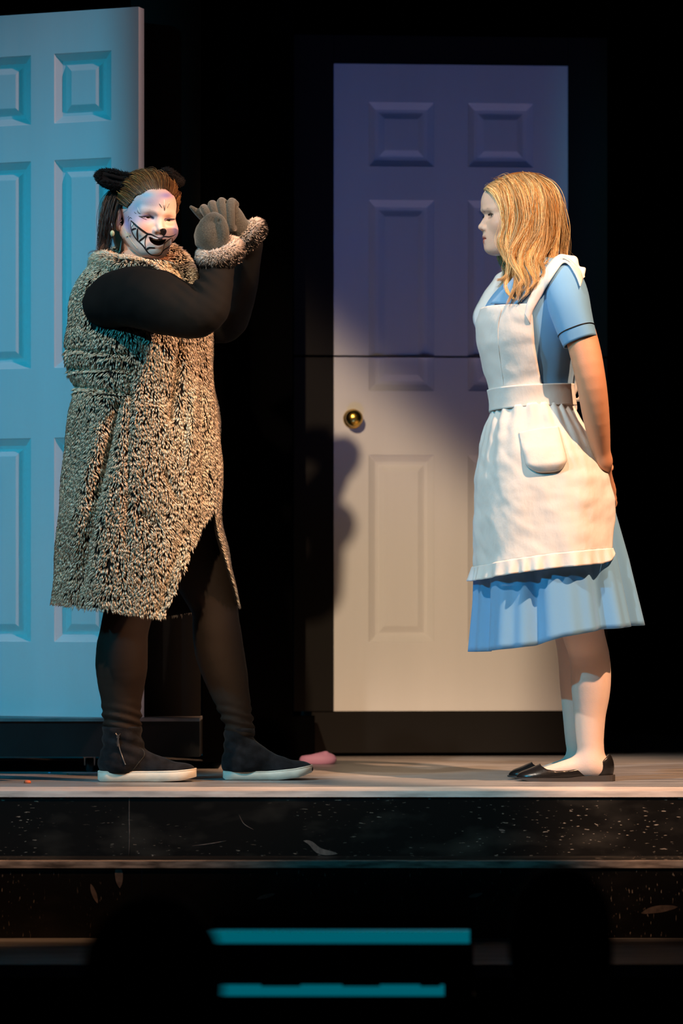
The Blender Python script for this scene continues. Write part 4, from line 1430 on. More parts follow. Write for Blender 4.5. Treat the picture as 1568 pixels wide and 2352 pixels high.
# --- hair: scalp volume and wavy locks
gl = lambda a: gT(np.array([a]))[0]
hairf = sdf([('u', 0.01, el((0, 0.016, 0.040), (0.0825, 0.1130, 0.0860))), ('u', 0.05, el((0, 0.070, -0.045), (0.072, 0.058, 0.090))),
             ('s', 0.02, el((0, -0.120, -0.020), (0.090, 0.064, 0.091))),
             ('s', 0.02, el((0, -0.060, -0.110), (0.075, 0.070, 0.085)))])
sv, sq = nets(hairf, (-0.10, -0.12, -0.16), (0.10, 0.15, 0.14), 0.0042)
hc = np.repeat(np.array(lin('a8733c'))[None], len(sv), 0) * (0.8 + 0.25 * vnoise(sv, 150, 2)[:, None])
hair = mk('hair', gT(sv), sq, M['blonde'], girl, cols=np.clip(hc, 0.01, 1))
near = [
    [(1128, 432, -.055), (1140, 452, -.075), (1150, 485, -.083), (1152, 520, -.083), (1143, 555, -.085), (1152, 590, -.09), (1166, 615, -.10), (1150, 636, -.11), (1138, 645, -.11)],
    [(1140, 422, -.050), (1150, 450, -.078), (1160, 490, -.088), (1158, 530, -.09), (1150, 560, -.09), (1160, 590, -.095), (1170, 622, -.105), (1155, 642, -.115), (1137, 640, -.115)],
    [(1150, 416, -.045), (1166, 450, -.082), (1170, 490, -.090), (1163, 530, -.092), (1160, 565, -.092), (1172, 600, -.098), (1168, 640, -.115), (1160, 670, -.14), (1172, 690, -.15)],
    [(1160, 410, -.040), (1180, 450, -.084), (1190, 500, -.093), (1180, 545, -.095), (1170, 580, -.096), (1184, 620, -.105), (1178, 655, -.13), (1165, 680, -.15), (1160, 700, -.16)],
    [(1170, 406, -.035), (1196, 450, -.085), (1204, 500, -.095), (1196, 545, -.098), (1180, 585, -.10), (1188, 620, -.11), (1196, 650, -.14), (1178, 676, -.155), (1172, 698, -.16)],
    [(1180, 403, -.030), (1206, 445, -.084), (1216, 500, -.097), (1208, 545, -.10), (1194, 585, -.103), (1198, 620, -.115), (1206, 640, -.14), (1190, 665, -.155), (1186, 690, -.165)],
    [(1190, 401, -.025), (1218, 445, -.082), (1226, 500, -.097), (1220, 545, -.102), (1206, 580, -.108), (1202, 610, -.12), (1212, 640, -.145), (1203, 665, -.16), (1182, 675, -.165)],
    [(1200, 400, -.020), (1230, 445, -.080), (1238, 500, -.095), (1233, 545, -.10), (1218, 580, -.11), (1208, 605, -.125), (1218, 630, -.15), (1228, 652, -.165), (1212, 668, -.17)],
    [(1210, 400, -.016), (1243, 445, -.074), (1250, 500, -.088), (1246, 545, -.095), (1236, 580, -.105), (1226, 605, -.12), (1236, 628, -.15), (1240, 648, -.165), (1222, 656, -.17)],
    [(1220, 402, -.012), (1254, 445, -.066), (1264, 500, -.076), (1262, 545, -.085), (1252, 575, -.095), (1243, 600, -.11), (1246, 625, -.14), (1236, 642, -.16)],
    [(1230, 405, -.008), (1264, 445, -.055), (1275, 500, -.062), (1276, 545, -.066), (1268, 575, -.07), (1262, 592, -.08), (1252, 606, -.10)],
    [(1238, 409, -.004), (1272, 450, -.038), (1284, 500, -.043), (1288, 545, -.045), (1290, 575, -.045), (1293, 592, -.045)],
    [(1240, 410, 0.0), (1276, 452, -.014), (1290, 510, -.015), (1297, 560, -.015), (1302, 590, -.015), (1306, 605, -.015)],
    [(1196, 400, -.02), (1222, 440, -.084), (1214, 510, -.100), (1190, 555, -.104), (1176, 590, -.108), (1196, 640, -.14), (1208, 668, -.16), (1196, 690, -.168)],
    [(1212, 401, -.02), (1240, 450, -.080), (1236, 520, -.098), (1212, 565, -.106), (1190, 600, -.112), (1180, 640, -.135), (1198, 672, -.16), (1180, 700, -.165)],
]
for i, g in enumerate(near):
    sh = (9, 8, 5, 3)[i] if i < 4 else 0
    L_ = []
    for j, (a, b, c) in enumerate(g):
        u = j / (len(g) - 1)
        L_.append((a + sh * (1 - 0.5 * u) + 7 * math.sin(u * 10 + i * 1.9) * u ** 1.2, b + 3 * math.sin(i * 2.7) * u, c + 0.008 * math.sin(u * 9 + i * 2.3 + 1) * u - (0.005 if i % 2 else 0)))
    near[i] = L_
near += [[(1112, 435, -.012), (1124, 434, -.040), (1140, 448, -.068), (1153, 480, -.084), (1157, 520, -.086), (1150, 556, -.088), (1158, 590, -.092), (1168, 612, -.10)],
         [(1115, 431, -.010), (1130, 430, -.042), (1148, 450, -.074), (1160, 490, -.088), (1163, 530, -.090), (1155, 565, -.09), (1166, 600, -.096), (1160, 630, -.11)],
         [(1120, 426, -.008), (1140, 427, -.048), (1158, 452, -.080), (1168, 495, -.090), (1166, 540, -.092), (1160, 575, -.094), (1172, 612, -.10), (1166, 640, -.12)],
         [(1128, 420, -.006), (1150, 425, -.052), (1170, 455, -.083), (1180, 500, -.092), (1174, 545, -.094), (1166, 580, -.096)],
         [(1140, 413, -.004), (1165, 424, -.056), (1186, 460, -.086), (1194, 505, -.094), (1186, 550, -.097), (1174, 590, -.10)],
         [(1155, 406, -.003), (1180, 420, -.058), (1200, 460, -.088), (1208, 505, -.096), (1200, 550, -.10)]]
for i, g in enumerate(near):                      # hair lies on the dress where it reaches it
    L_ = []
    for (a, b, c) in g:
        if b > 596:
            h = onD.hit(a, b)
            if h[0] is not None: c = min(c, h[0][1] - YG - 0.022)
        L_.append((a, b, c))
    near[i] = L_
gn = [np.array([G(a, b, c) for a, b, c in g]) for g in near]
gf = [g * (1, -1, 1) + (0.004, 2 * YG, 0) for g in gn]
rb = [np.array([G(1215, 401, c * 0.2), G(1262, 440, c), G(1284, 500, c * 1.2), G(1292, 560, c * 1.3), G(1298, 600, c * 1.4), G(1310, 618, c * 1.5)]) for c in (-0.03, 0.0, 0.03, 0.055)]
cols = (np.array(lin('c28538')), np.array(lin('ffe9b4')))
spr = [0.0032, 0.0038] + [0.0050] * (len(gn) - 8) + [0.0030] * 6
fillg = [g + np.array([0.006, 0.008, 0.0]) for g in gn[2:12]]
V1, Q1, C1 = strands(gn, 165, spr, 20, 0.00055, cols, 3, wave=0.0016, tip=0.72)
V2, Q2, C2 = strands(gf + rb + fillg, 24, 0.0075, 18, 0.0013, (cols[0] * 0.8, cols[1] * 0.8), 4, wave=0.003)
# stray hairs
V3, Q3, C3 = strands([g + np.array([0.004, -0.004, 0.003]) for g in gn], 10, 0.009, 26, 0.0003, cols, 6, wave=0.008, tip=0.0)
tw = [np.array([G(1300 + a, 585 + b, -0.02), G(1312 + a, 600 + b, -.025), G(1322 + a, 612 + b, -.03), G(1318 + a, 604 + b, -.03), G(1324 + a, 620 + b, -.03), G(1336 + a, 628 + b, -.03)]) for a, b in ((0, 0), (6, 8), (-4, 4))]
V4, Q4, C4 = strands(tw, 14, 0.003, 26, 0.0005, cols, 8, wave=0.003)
o1 = len(V1); o2_ = o1 + len(V2); o3 = o2_ + len(V3)
lk = mk('hair_locks', np.concatenate([V1, V2, V3, V4]), np.concatenate([Q1, Q2 + o1, Q3 + o2_, Q4 + o3]), M['blonde'], hair, cols=np.concatenate([C1, C2, C3, C4]))
lk['kind'] = 'stuff'

# ------------------------------------------------------------------ the actor in the furry coat
YC = 0.05
K = lambda px, py, y=YC: W(px, py, y)
cat = thing('person', 'actor with painted cat face and black ears, furry coat, black leggings and sneaker boots', 'person', (X(400, YC), YC, 0.0))
M['black_knit'] = mat('black_knit', (0.0045, 0.0041, 0.0040), 0.85, spec=0.14, sheen=0.0, bump=(14, 0.3, ONE))
M['legging'] = mat('legging', (0.016, 0.0105, 0.0075), 0.75, spec=0.2, sheen=0.0, bump=(10, 0.2, ONE))
M['fur'] = mat('fur', vcol=True, rough=0.8, spec=0.15)
M['glove'] = mat('glove', lin('3b3b37'), 0.85, spec=0.15, sheen=0.3, noise=(420, 0.5, ONE), bump=(300, 0.3, ONE))
M['brown_hair'] = mat('brown_hair', vcol=True, rough=0.42, spec=0.45)
M['suede'] = mat('suede', (0.010, 0.010, 0.012), 0.85, spec=0.15, sheen=0.05, noise=(40, 0.6, ONE), bump=(90, 0.2, ONE))
M['sole_white'] = mat('sole_white', lin('e4dccb'), 0.5, noise=(25, 0.12, (1, 1, 2)))
M['paint_black'] = mat('paint_black', (0.010, 0.009, 0.011), 0.45)
M['paint_white'] = mat('paint_white', (0.82, 0.80, 0.78), 0.5)
M['teeth'] = mat('teeth', (0.70, 0.66, 0.58), 0.25)
M['mic'] = mat('mic', lin('e0c4ac'), 0.5)
M['pearl'] = mat('pearl', lin('b9c49c'), 0.25)

# --- head
cs = 0.965
CR = Ry(math.radians(5)) @ Rz(math.radians(25)) @ Rx(math.radians(3))
cO = K(338, 503, YC - 0.01)
cT = lambda P: (np.asarray(P) * cs) @ CR.T + cO
cv, cq = nets(sdf(head_prims(smile=1.0, lid=0.25)), (-0.095, -0.125, -0.17), (0.095, 0.125, 0.125), 0.0016)
CV = cT(cv)
pp = PX(CV)
front = (CV[:, 1] < cO[1] + 0.03).astype(float)[:, None]
c2 = lambda x, y: (250 + x / 7.84, 420 + y / 7.84)
col = np.repeat(np.array(lin('e6b49c'))[None], len(cv), 0)


def paint(col, c, k):
    return col * (1 - k) + np.array(lin(c)) * k


col = paint(col, 'efdcd6', front * np.clip(blob(pp, c2(700, 500), (60, 50)) + blob(pp, c2(760, 1080), (50, 32)) + blob(pp, c2(900, 760), (14, 34)), 0, 1) * 0.75)
col = paint(col, 'e2a596', front * np.clip(blob(pp, c2(700, 840), (22, 13)) + blob(pp, c2(1130, 850), (14, 14)), 0, 1) * 0.6)
col = paint(col, '8f86bd', front * np.clip(blob(pp, c2(330, 740), (9, 22), -0.3) + blob(pp, c2(1040, 225), (17, 8)) + blob(pp, c2(620, 640), (26, 10)) * 0.7 + blob(pp, c2(1200, 840), (7, 16)) * 0.7
                                                + blob(pp, c2(740, 320), (28, 14)) * 0.5, 0, 1) * 0.9)
col = paint(col, '6fb3d4', front * np.clip(blob(pp, c2(500, 410), (15, 20), 0.6) + blob(pp, c2(690, 215), (16, 7)), 0, 1) * 0.85)
col = paint(col, 'b7b0d6', front * blob(pp, c2(420, 560), (16, 26)) * 0.7)
for s in (-1, 1):
    k = near_curve(cv, [(s * 0.013, -0.0975, 0.0145), (s * 0.030, -0.0925, 0.0205), (s * 0.048, -0.079, 0.0175)], 0.0036) * 0.6
    col = paint(col, '8a5340', k)
    k = near_curve(cv, [(s * 0.017, -0.089, -0.001), (s * 0.031, -0.0885, 0.0035), (s * 0.047, -0.078, 0.001)], 0.0040) * 0.9
    col = paint(col, '4a4066', k)
zl = -0.060
lp = np.clip(near_curve(cv, [(-0.027, -0.086, zl + 0.0075), (-0.012, -0.099, zl + 0.003), (0, -0.102, zl + 0.0022), (0.012, -0.099, zl + 0.003), (0.027, -0.086, zl + 0.0075)], 0.0045)
             + near_curve(cv, [(-0.026, -0.082, zl + 0.0055), (-0.015, -0.092, zl - 0.013), (0, -0.096, zl - 0.0185), (0.015, -0.092, zl - 0.013), (0.026, -0.082, zl + 0.0055)], 0.0038), 0, 1)
col = paint(col, 'c47a6c', lp * 0.7)
inm = smile_cut(cv.astype(f32))
col = paint(col, '3a0d0a', (1 / (1 + np.exp((inm - 0.0007) * 6000)))[:, None])

# --- body under the clothes
nk = cT([(0, 0.045, -0.12)])[0]
legN = [K(335, 1120, 0.0), K(315, 1290, -0.005), K(298, 1390, 0.0), K(284, 1455, 0.002), K(279, 1525, 0.003), K(278, 1600, 0.003), K(281, 1665, 0.003), K(283, 1735, 0.003)]
legNr = np.array([0.115, 0.088, 0.068, 0.0660, 0.0705, 0.0560, 0.0510, 0.048])
legF = [K(395, 1120, 0.13), K(448, 1270, 0.12), K(490, 1385, 0.105), K(497, 1450, 0.10), K(509, 1520, 0.098), K(532, 1600, 0.096), K(549, 1665, 0.095), K(556, 1735, 0.095)]
legFr = np.array([0.115, 0.092, 0.066, 0.0655, 0.0655, 0.0500, 0.0400, 0.041])
armN = [K(268, 684, -0.150), K(305, 682, -0.205), K(360, 692, -0.265), K(418, 712, -0.315), K(458, 719, -0.340), K(480, 704, -0.345), K(490, 666, -0.335), K(500, 625, -0.320), K(507, 585, -0.310)]
armNr = np.array([0.072, 0.080, 0.082, 0.073, 0.062, 0.055, 0.050, 0.0435, 0.037])
armF = [K(330, 665, 0.22), K(420, 710, 0.22), K(505, 738, 0.13), K(528, 720, 0.10), K(555, 640, 0.02), K(573, 562, -0.05)]
armFr = np.array([0.080, 0.075, 0.060, 0.055, 0.046, 0.035])
bp = [('u', 0.02, rc(nk, K(312, 640), 0.054, 0.060)), ('u', 0.06, el(K(318, 740), (0.14, 0.18, 0.17))), ('u', 0.06, el(K(325, 930), (0.16, 0.19, 0.20))), ('u', 0.06, el(K(330, 1100), (0.17, 0.20, 0.17))),
      ('u', 0.03, chain(legN, legNr - 0.006)), ('u', 0.03, chain(legF, legFr - 0.006)), ('u', 0.03, chain(armN, armNr - 0.008)), ('u', 0.03, chain(armF, armFr - 0.008)),
      ('u', 0.02, rc(K(285, 1765, 0.003), K(415, 1780, 0.003), 0.026, 0.014)), ('u', 0.02, rc(K(560, 1762, 0.095), K(680, 1775, 0.095), 0.026, 0.014))]
bv, bq = nets(sdf(bp), (X(120), -0.45, 0.006), (X(640), 0.34, 1.47), 0.008)
V = np.concatenate([CV, bv]); Q = np.concatenate([cq, bq + len(CV)])
C = np.concatenate([col, np.repeat(np.array(lin('e6b49c'))[None], len(bv), 0)])
cbody = mk('body', V, Q, M['skin'], cat, cols=C)
eyeballs(cT, cat, look=(math.radians(4), 0.0), iris=(0.035, 0.02, 0.012))
# teeth behind the upper lip
t = np.linspace(-1, 1, 15); rowsT = []
for zz in (zl + 0.0025, zl + 0.0002, zl - 0.0018):
    rowsT.append(np.stack([t * 0.019, -0.0900 + 0.010 * t * t, zz + 0.004 * t * t], 1))
o = mk('teeth', cT(np.array(rowsT).reshape(-1, 3)), grid_faces(3, 15), M['teeth'], cat); modif(o, 'SOLIDIFY', thickness=0.002)

# --- face paint
dc = Decal(CV, cq)
cc = lambda L: [c2(x, y) for x, y in L]
mb = MB()
for L_, w0, w1 in [
    ([(398, 680), (440, 722), (520, 795), (610, 862), (700, 920), (760, 930), (850, 975), (930, 992), (1000, 968), (1080, 972), (1160, 950), (1205, 918)], 0.0021, 0.0014),
    ([(398, 680), (394, 790), (430, 915), (500, 1020), (600, 1115), (660, 1195), (705, 1255), (770, 1298), (850, 1314), (920, 1298), (962, 1240), (1000, 1200), (1060, 1165), (1112, 1120), (1142, 1060), (1140, 990)], 0.0020, 0.0014),
    ([(412, 850), (450, 830), (495, 822)], 0.0017, 0.0015), ([(412, 800), (435, 765), (450, 745)], 0.0011, 0.0009),
    ([(517, 822), (508, 920), (522, 1040)], 0.0017, 0.0017), ([(545, 1055), (620, 995), (700, 925)], 0.0020, 0.0017),
    ([(695, 930), (662, 1000), (652, 1100), (668, 1200)], 0.0010, 0.0008), ([(1132, 985), (1060, 1035), (1002, 1090), (985, 1160), (965, 1230)], 0.0012, 0.0008),
    ([(672, 1205), (720, 1172), (780, 1168), (832, 1176)], 0.0022, 0.0018),
    ([(905, 378), (930, 415), (955, 450)], 0.0007, 0.0005), ([(1086, 370), (1068, 410), (1048, 455)], 0.0007, 0.0005), ([(985, 400), (997, 470), (1000, 505)], 0.0005, 0.0009), ([(1010, 400), (1004, 470), (1000, 505)], 0.0005, 0.0009),
    ([(512, 498), (532, 535), (570, 560)], 0.0007, 0.0006), ([(458, 520), (475, 545), (498, 558)], 0.0006, 0.0005),
    ([(356, 692), (360, 650), (385, 628), (422, 645)], 0.0008, 0.0006), ([(345, 630), (355, 608), (366, 600)], 0.0005, 0.0004),
    ([(535, 600), (610, 612), (690, 606), (745, 603), (805, 640)], 0.0011, 0.0010), ([(545, 605), (620, 640), (680, 665)], 0.0008, 0.0005),
    ([(1015, 690), (1055, 660), (1110, 652), (1195, 655)], 0.0010, 0.0012),
]:
    dc.line(mb, cc(L_), w0 * 1.25, w1 * 1.25)
dc.fill(mb, cc([(920, 840), (960, 822), (1010, 825), (1035, 870), (1020, 920), (985, 955), (945, 920), (925, 880)]), 0.0009)
dc.fill(mb, cc([(975, 940), (990, 940), (985, 985), (970, 985)]), 0.0009)
dc.fill(mb, cc([(885, 1010), (920, 990), (960, 1000), (965, 1035), (900, 1030)]), 0.0008)
o = mb.build('face_paint_black', M['paint_black'], cat); o['label'] = 'black painted cat grin, nose and whisker marks'; o['kind'] = 'stuff'
mb = MB()
for L_ in ([(418, 715), (445, 770), (425, 825), (405, 780)], [(428, 872), (500, 838), (500, 1000), (455, 935)], [(530, 845), (668, 932), (605, 985), (538, 1030)], [(790, 975), (850, 985), (890, 1005), (830, 1032), (790, 1015)],
           [(1010, 1130), (1060, 1055), (1122, 1003), (1122, 1090), (1060, 1140)], [(695, 1235), (760, 1205), (860, 1190), (940, 1190), (945, 1232), (860, 1280), (735, 1285)],
           [(560, 1070), (640, 1010), (645, 1120), (640, 1150)], [(990, 300), (1002, 300), (1006, 480), (992, 480)], [(905, 345), (915, 348), (962, 435), (952, 438)], [(1078, 345), (1086, 348), (1055, 435), (1046, 432)],
           [(510, 440), (520, 440), (568, 540), (555, 540)], [(685, 1150), (790, 1130), (850, 1150), (700, 1175)]):
    dc.fill(mb, cc(L_), 0.0005)
o = mb.build('face_paint_white', M['paint_white'], cat); o['label'] = 'white painted cat teeth and marks'; o['kind'] = 'stuff'

# --- black knit top (shoulders and arms)
def top_f(p):
    d = base_top(p)
    pf = p.astype(float)
    wv = 0.0022 * vnoise(np.stack([pf[:, 0] * 1.0, pf[:, 1] * 0.6, pf[:, 2] * 0.8 - pf[:, 0] * 0.6], 1), 55, 21)
    el_ = np.exp(-((pf - K(455, 655, -0.33)) ** 2).sum(1) / 0.055 ** 2)
    fold = 0.0065 * np.sin((pf[:, 0] * 0.75 + pf[:, 2] * 0.9) * 190) * el_
    wr = np.exp(-((pf - K(506, 600, -0.31)) ** 2).sum(1) / 0.035 ** 2)
    fold2 = 0.0025 * np.sin(pf[:, 2] * 420 + pf[:, 0] * 120) * wr
    return d - (wv + fold + fold2).astype(f32)


base_top = sdf([('u', 0.02, chain(armN, armNr)), ('u', 0.02, chain(armF, armFr)), ('u', 0.05, el(K(236, 712, -0.13), (0.050, 0.07, 0.040), Ry(0.5))), ('u', 0.05, el(K(318, 740), (0.135, 0.185, 0.15))),
                ('u', 0.03, rc(K(300, 640, -0.09), K(300, 640, 0.19), 0.055))])
tv, tq = nets(top_f, (X(150), -0.46, 0.98), (X(650), 0.34, 1.46), 0.0058, 0)
top = mk('knit_top', tv, tq, M['black_knit'], cat)
top['label'] = 'black long-sleeved knit top'

# --- leggings
for pts, rad, nm in ((legN, legNr, 0), (legF, legFr, 1)):
    fl_ = chain(pts, rad, sub=6)

    def lg_f(p, fl_=fl_, nm=nm):
        pf = p.astype(float)
        an = np.exp(-((pf[:, 2] - 0.165) / 0.035) ** 2)
        wv = 0.0045 * np.sin(pf[:, 2] * 260 + 60 * pf[:, 0] + 40 * pf[:, 1]) * an + 0.0016 * vnoise(pf, 40, 31)
        return np.maximum(fl_(p) - wv.astype(f32), 0.118 - p[:, 2])
    lo = np.array(pts).min(0) - 0.13; hi = np.array(pts).max(0) + 0.13
    lv, lq = nets(lg_f, lo, hi, 0.0055, 0)
    o = mk('legging', lv, lq, M['legging'], cat)

# --- coat: shell of rings with an open front, then fur
cpy = np.array([574, 584, 600, 622, 650, 700, 750, 800, 850, 885, 950, 1020, 1100, 1200, 1300, 1390], float)
cxl = np.interp(cpy, [574, 584, 600, 622, 650, 700, 750, 800, 850, 885, 950, 1020, 1100, 1200, 1300, 1390], [258, 240, 222, 204, 186, 166, 160, 156, 160, 171, 163, 157, 150, 140, 131, 126.])
cxr = np.interp(cpy, [574, 584, 600, 622, 650, 700, 750, 800, 850, 885, 950, 1020, 1100, 1200, 1300, 1390], [362, 378, 392, 405, 420, 448, 478, 484, 488, 490, 496, 501, 506, 508, 524, 545.])
cb = np.interp(cpy, [574, 584, 600, 650, 700, 800, 885, 950, 1100, 1200, 1300, 1390], [0.085, 0.110, 0.140, 0.190, 0.210, 0.222, 0.222, 0.232, 0.250, 0.258, 0.262, 0.265])
nR, nC = 110, 200


def coat_pt(t, ph, off=0.0):
    """t: 0 neck .. 1 hem"""
    hem = np.interp(np.cos(ph), [-1, -0.72, -0.3, 0.15, 0.45, 1], [1380, 1390, 1398, 1418, 1408, 1388]) if True else 1390
    hem = np.where((np.sin(ph) < 0) | (ph > 6), np.interp(np.cos(ph), [-1, 0, 1], [1380, 1420, 1388]), hem)
    p = 606 + (hem - 606) * t
    l, r_, b = interp(np.minimum(p, 1390), cpy, cxl), interp(np.minimum(p, 1390), cpy, cxr), interp(np.minimum(p, 1390), cpy, cb)
    cx = (X(l, YC) + X(r_, YC)) / 2; a = (X(r_, YC) - X(l, YC)) / 2 + off; b = b + off
    c, s = np.cos(ph), np.sin(ph); e = 2.4
    return np.stack([cx + a * np.sign(c) * np.abs(c) ** (2 / e), YC - b * np.sign(s) * np.abs(s) ** (2 / e), Z(p, YC)], -1), p


V = np.zeros((nR, nC, 3))
for i in range(nR):
    t = np.full(nC, i / (nR - 1))
    # near front edge: closed above row 1185, swings open below
    p_here = 606 + (1405 - 606) * i / (nR - 1)
    edge = np.interp(p_here, [1185, 1400], [489, 392])
    l, r_ = np.interp(min(p_here, 1390), cpy, cxl), np.interp(min(p_here, 1390), cpy, cxr)
    c = (edge - (l + r_) / 2) / ((r_ - l) / 2)
    p0 = 0.46 if p_here < 1185 else max(0.46, math.acos(np.clip(np.sign(c) * abs(c) ** 1.2, -1, 1)))
    q_ = np.interp(p_here, [1185, 1400], [0.44, 0.0])
    bs = np.linspace(0, 2 * PI, nC)
    ph = np.where(bs < 2.0, p0 + bs * (2.0 - p0) / 2.0, np.where(bs > 5.0, 5.0 + (bs - 5.0) * (2 * PI + q_ - 5.0) / (2 * PI - 5.0), bs))
    P_, _ = coat_pt(t, ph)
    # body folds: creases at the waist, long vertical folds
    cdir = P_ - np.array([X(325, YC), YC, 0]); cdir[:, 2] = 0; cdir /= np.linalg.norm(cdir, axis=1)[:, None]
    px_ = PX(P_)
    fold = np.zeros(nC)
    nearm = (np.sin(ph) > 0).astype(float)
    for (x0, y0), (x1, y1), w_, dpt_ in [((270, 930), (170, 1390), 14, -0.016), ((300, 860), (290, 1250), 8, -0.006), ((415, 790), (395, 960), 9, -0.015), ((455, 760), (470, 1150), 8, -0.010), ((440, 900), (430, 1080), 7, 0.008),
                                         ((160, 800), (290, 815), 6, -0.008), ((160, 845), (300, 850), 6, -0.010), ((168, 885), (300, 905), 7, -0.012), ((380, 1090), (410, 1150), 9, -0.012), ((250, 1000), (215, 1150), 8, -0.006),
                                         ((330, 1180), (350, 1200), 10, -0.007), ((225, 1000), (170, 1250), 26, 0.008), ((420, 1230), (370, 1400), 12, -0.006)]:
        a_ = np.array([x0, y0], float); ba = np.array([x1 - x0, y1 - y0], float)
        h = np.clip((px_ - a_) @ ba / (ba @ ba), 0, 1)
        dd = np.linalg.norm(px_ - a_ - h[:, None] * ba, axis=1)
        fold += 1.35 * dpt_ * np.exp(-(dd / w_) ** 2)
    fold = fold * nearm + 0.006 * vnoise(P_, 18, 41)
    V[i] = P_ + cdir * fold[:, None]
coatQ = grid_faces(nR, nC)
Vf = V.reshape(-1, 3)
# armholes: leave out what lies inside the sleeves
armd = sdf([('u', 0.02, chain(armN, armNr)), ('u', 0.02, chain(armF, armFr)), ('u', 0.05, el(K(236, 712, -0.13), (0.046, 0.09, 0.036), Ry(0.5)))])
ins = armd(Vf.astype(f32)) < 0.004
keep = ~ins[coatQ].all(1)
coatQ = coatQ[keep]
M['coat_back'] = mat('coat_back', (0.012, 0.010, 0.009), 0.9, spec=0.1)
coat = mk('coat', Vf, coatQ, M['coat_back'], cat)
coat['label'] = 'sleeveless knee-length coat of dark fur with pale tips'
modif(coat, 'SOLIDIFY', thickness=0.006, offset=-1)
r = np.random.default_rng(11)


def fur(P_, N_, name, parent, length, width, lift=0.55, pale=('f0e4d0', 'cdbb9f'), dark='0d0b0a', down=(0, 0, -1), swirl=0.40, part_f=34, gap=0.62, mind=None):
    N_ = N_ / (np.linalg.norm(N_, axis=1)[:, None] + 1e-9)
    if armd is not None and mind is not None:
        k_ = armd(P_.astype(f32)) > mind
        P_, N_ = P_[k_], N_[k_]
    dn = np.array(down, float) if np.ndim(down) == 1 else down
    D = dn - N_ * (N_ @ dn if np.ndim(dn) == 1 else (N_ * dn).sum(1))[:, None]
    sw = np.stack([vnoise(P_, part_f * 1.6, 51), vnoise(P_, part_f * 1.6, 52), vnoise(P_, part_f * 1.6, 53)], 1)
    sw = sw + 0.9 * np.stack([vnoise(P_, part_f * 4, 61), vnoise(P_, part_f * 4, 62), vnoise(P_, part_f * 4, 63)], 1)
    D = D + sw * swirl + r.normal(size=P_.shape) * 0.10
    D = D - N_ * (D * N_).sum(1)[:, None]
    D /= np.linalg.norm(D, axis=1)[:, None] + 1e-9
    g = np.abs(vnoise(P_ * np.array([1, 1, 0.55]), part_f * 3.2, 71))
    k_ = (g > 0.15) | (r.uniform(size=len(P_)) > gap)
    P_, N_, D = P_[k_], N_[k_], D[k_]
    u = r.uniform(size=(len(P_), 1))
    c1 = np.array(lin(pale[0])) * u + np.array(lin(pale[1])) * (1 - u)
    c1 = np.clip(c1 * r.uniform(0.75, 1.15, (len(P_), 1)), 0, 0.95)
    c0 = np.repeat(np.array(lin(dark))[None], len(P_), 0)
    Vt, Qt, Ct = tufts(P_, N_, D, length, width, c0, c1, r, lift)
    o = mk(name, Vt, Qt, M['fur'], parent, cols=Ct)
    o['kind'] = 'stuff'
    return o


Pc, Nc = sample_surface(Vf, coatQ, 98000, r)
cen = np.stack([np.full(len(Pc), X(325, YC)), np.full(len(Pc), YC), Pc[:, 2]], 1)
Nc = Nc * np.sign(((Pc - cen) * Nc).sum(1))[:, None]
visible = Nc[:, 1] < 0.45                                  # the back needs less pile
kp = visible | (r.uniform(size=len(Pc)) < 0.25)
fur(Pc[kp], Nc[kp], 'fur_pile', coat, 0.0150, 0.00162, lift=0.60, mind=0.002)

# --- collar rolls
def roll(pts, rad, name, lab=None, dens=9000, pale=('f0e4d0', 'cdbb9f')):
    cp = spline(np.array(pts), 40); rr = interp(np.linspace(0, 1, 40), np.linspace(0, 1, len(rad)), rad)
    Vr, Fr = tube_mesh(cp, rr, 16, True)
    o = mk(name, Vr, Fr, M['coat_back'], coat)
    Q_ = grid_faces(40, 16, True)
    P_, N_ = sample_surface(Vr, Q_, dens, r)
    ci = np.argmin(((P_[:, None, :] - cp[None]) ** 2).sum(2), 1)
    nn = P_ - cp[ci]
    fur(P_, nn, 'fur_pile', o, 0.0150, 0.00125, lift=0.9, pale=pale, swirl=0.5)
    return o


roll([K(262, 598, 0.10), K(238, 606, 0.03), K(246, 610, -0.06), K(283, 612, -0.125), K(325, 620, -0.155), K(364, 640, -0.155), K(397, 664, -0.140), K(418, 690, -0.12)], [0.024, 0.030, 0.033, 0.026, 0.022, 0.021, 0.018, 0.012], 'collar')
roll([K(262, 592, 0.10), K(300, 585, 0.165), K(350, 578, 0.17), K(388, 590, 0.150), K(412, 612, 0.115), K(424, 640, 0.07), K(428, 670, 0.02)], [0.022, 0.026, 0.028, 0.032, 0.032, 0.028, 0.020], 'collar')

# --- gloves and furry cuffs
def nhand():
    q = lambda a, b, y: K(a, b, y)
    L = [('u', 0.02, el(q(480, 536, -0.315), (0.036, 0.036, 0.043), Ry(0.35))), ('u', 0.02, rc(q(505, 580, -0.31), q(486, 545, -0.315), 0.034, 0.034))]
    # four fingers folded over away from the house, thumb across the top
    for i, (a, b) in enumerate([(470, 512), (463, 527), (458, 543), (459, 558)]):
        L.append(('u', 0.006, chain([q(a, b, -0.315), q(a + 6, b - 4, -0.278), q(a + 30, b - 2, -0.268), q(a + 42, b + 6, -0.288)], [0.0125, 0.0125, 0.0120, 0.0105])))
    L.append(('u', 0.010, chain([q(512, 560, -0.335), q(514, 530, -0.345), q(506, 506, -0.340), q(494, 497, -0.325)], [0.0150, 0.0140, 0.0125, 0.0105])))
    L.append(('u', 0.008, chain([q(470, 515, -0.330), q(484, 500, -0.332), q(497, 503, -0.322), q(500, 514, -0.306)], [0.0130, 0.0125, 0.0115, 0.0100])))
    L.append(('s', 0.006, el(q(503, 507, -0.358), (0.0035, 0.012, 0.0050))))
    return sdf(L)


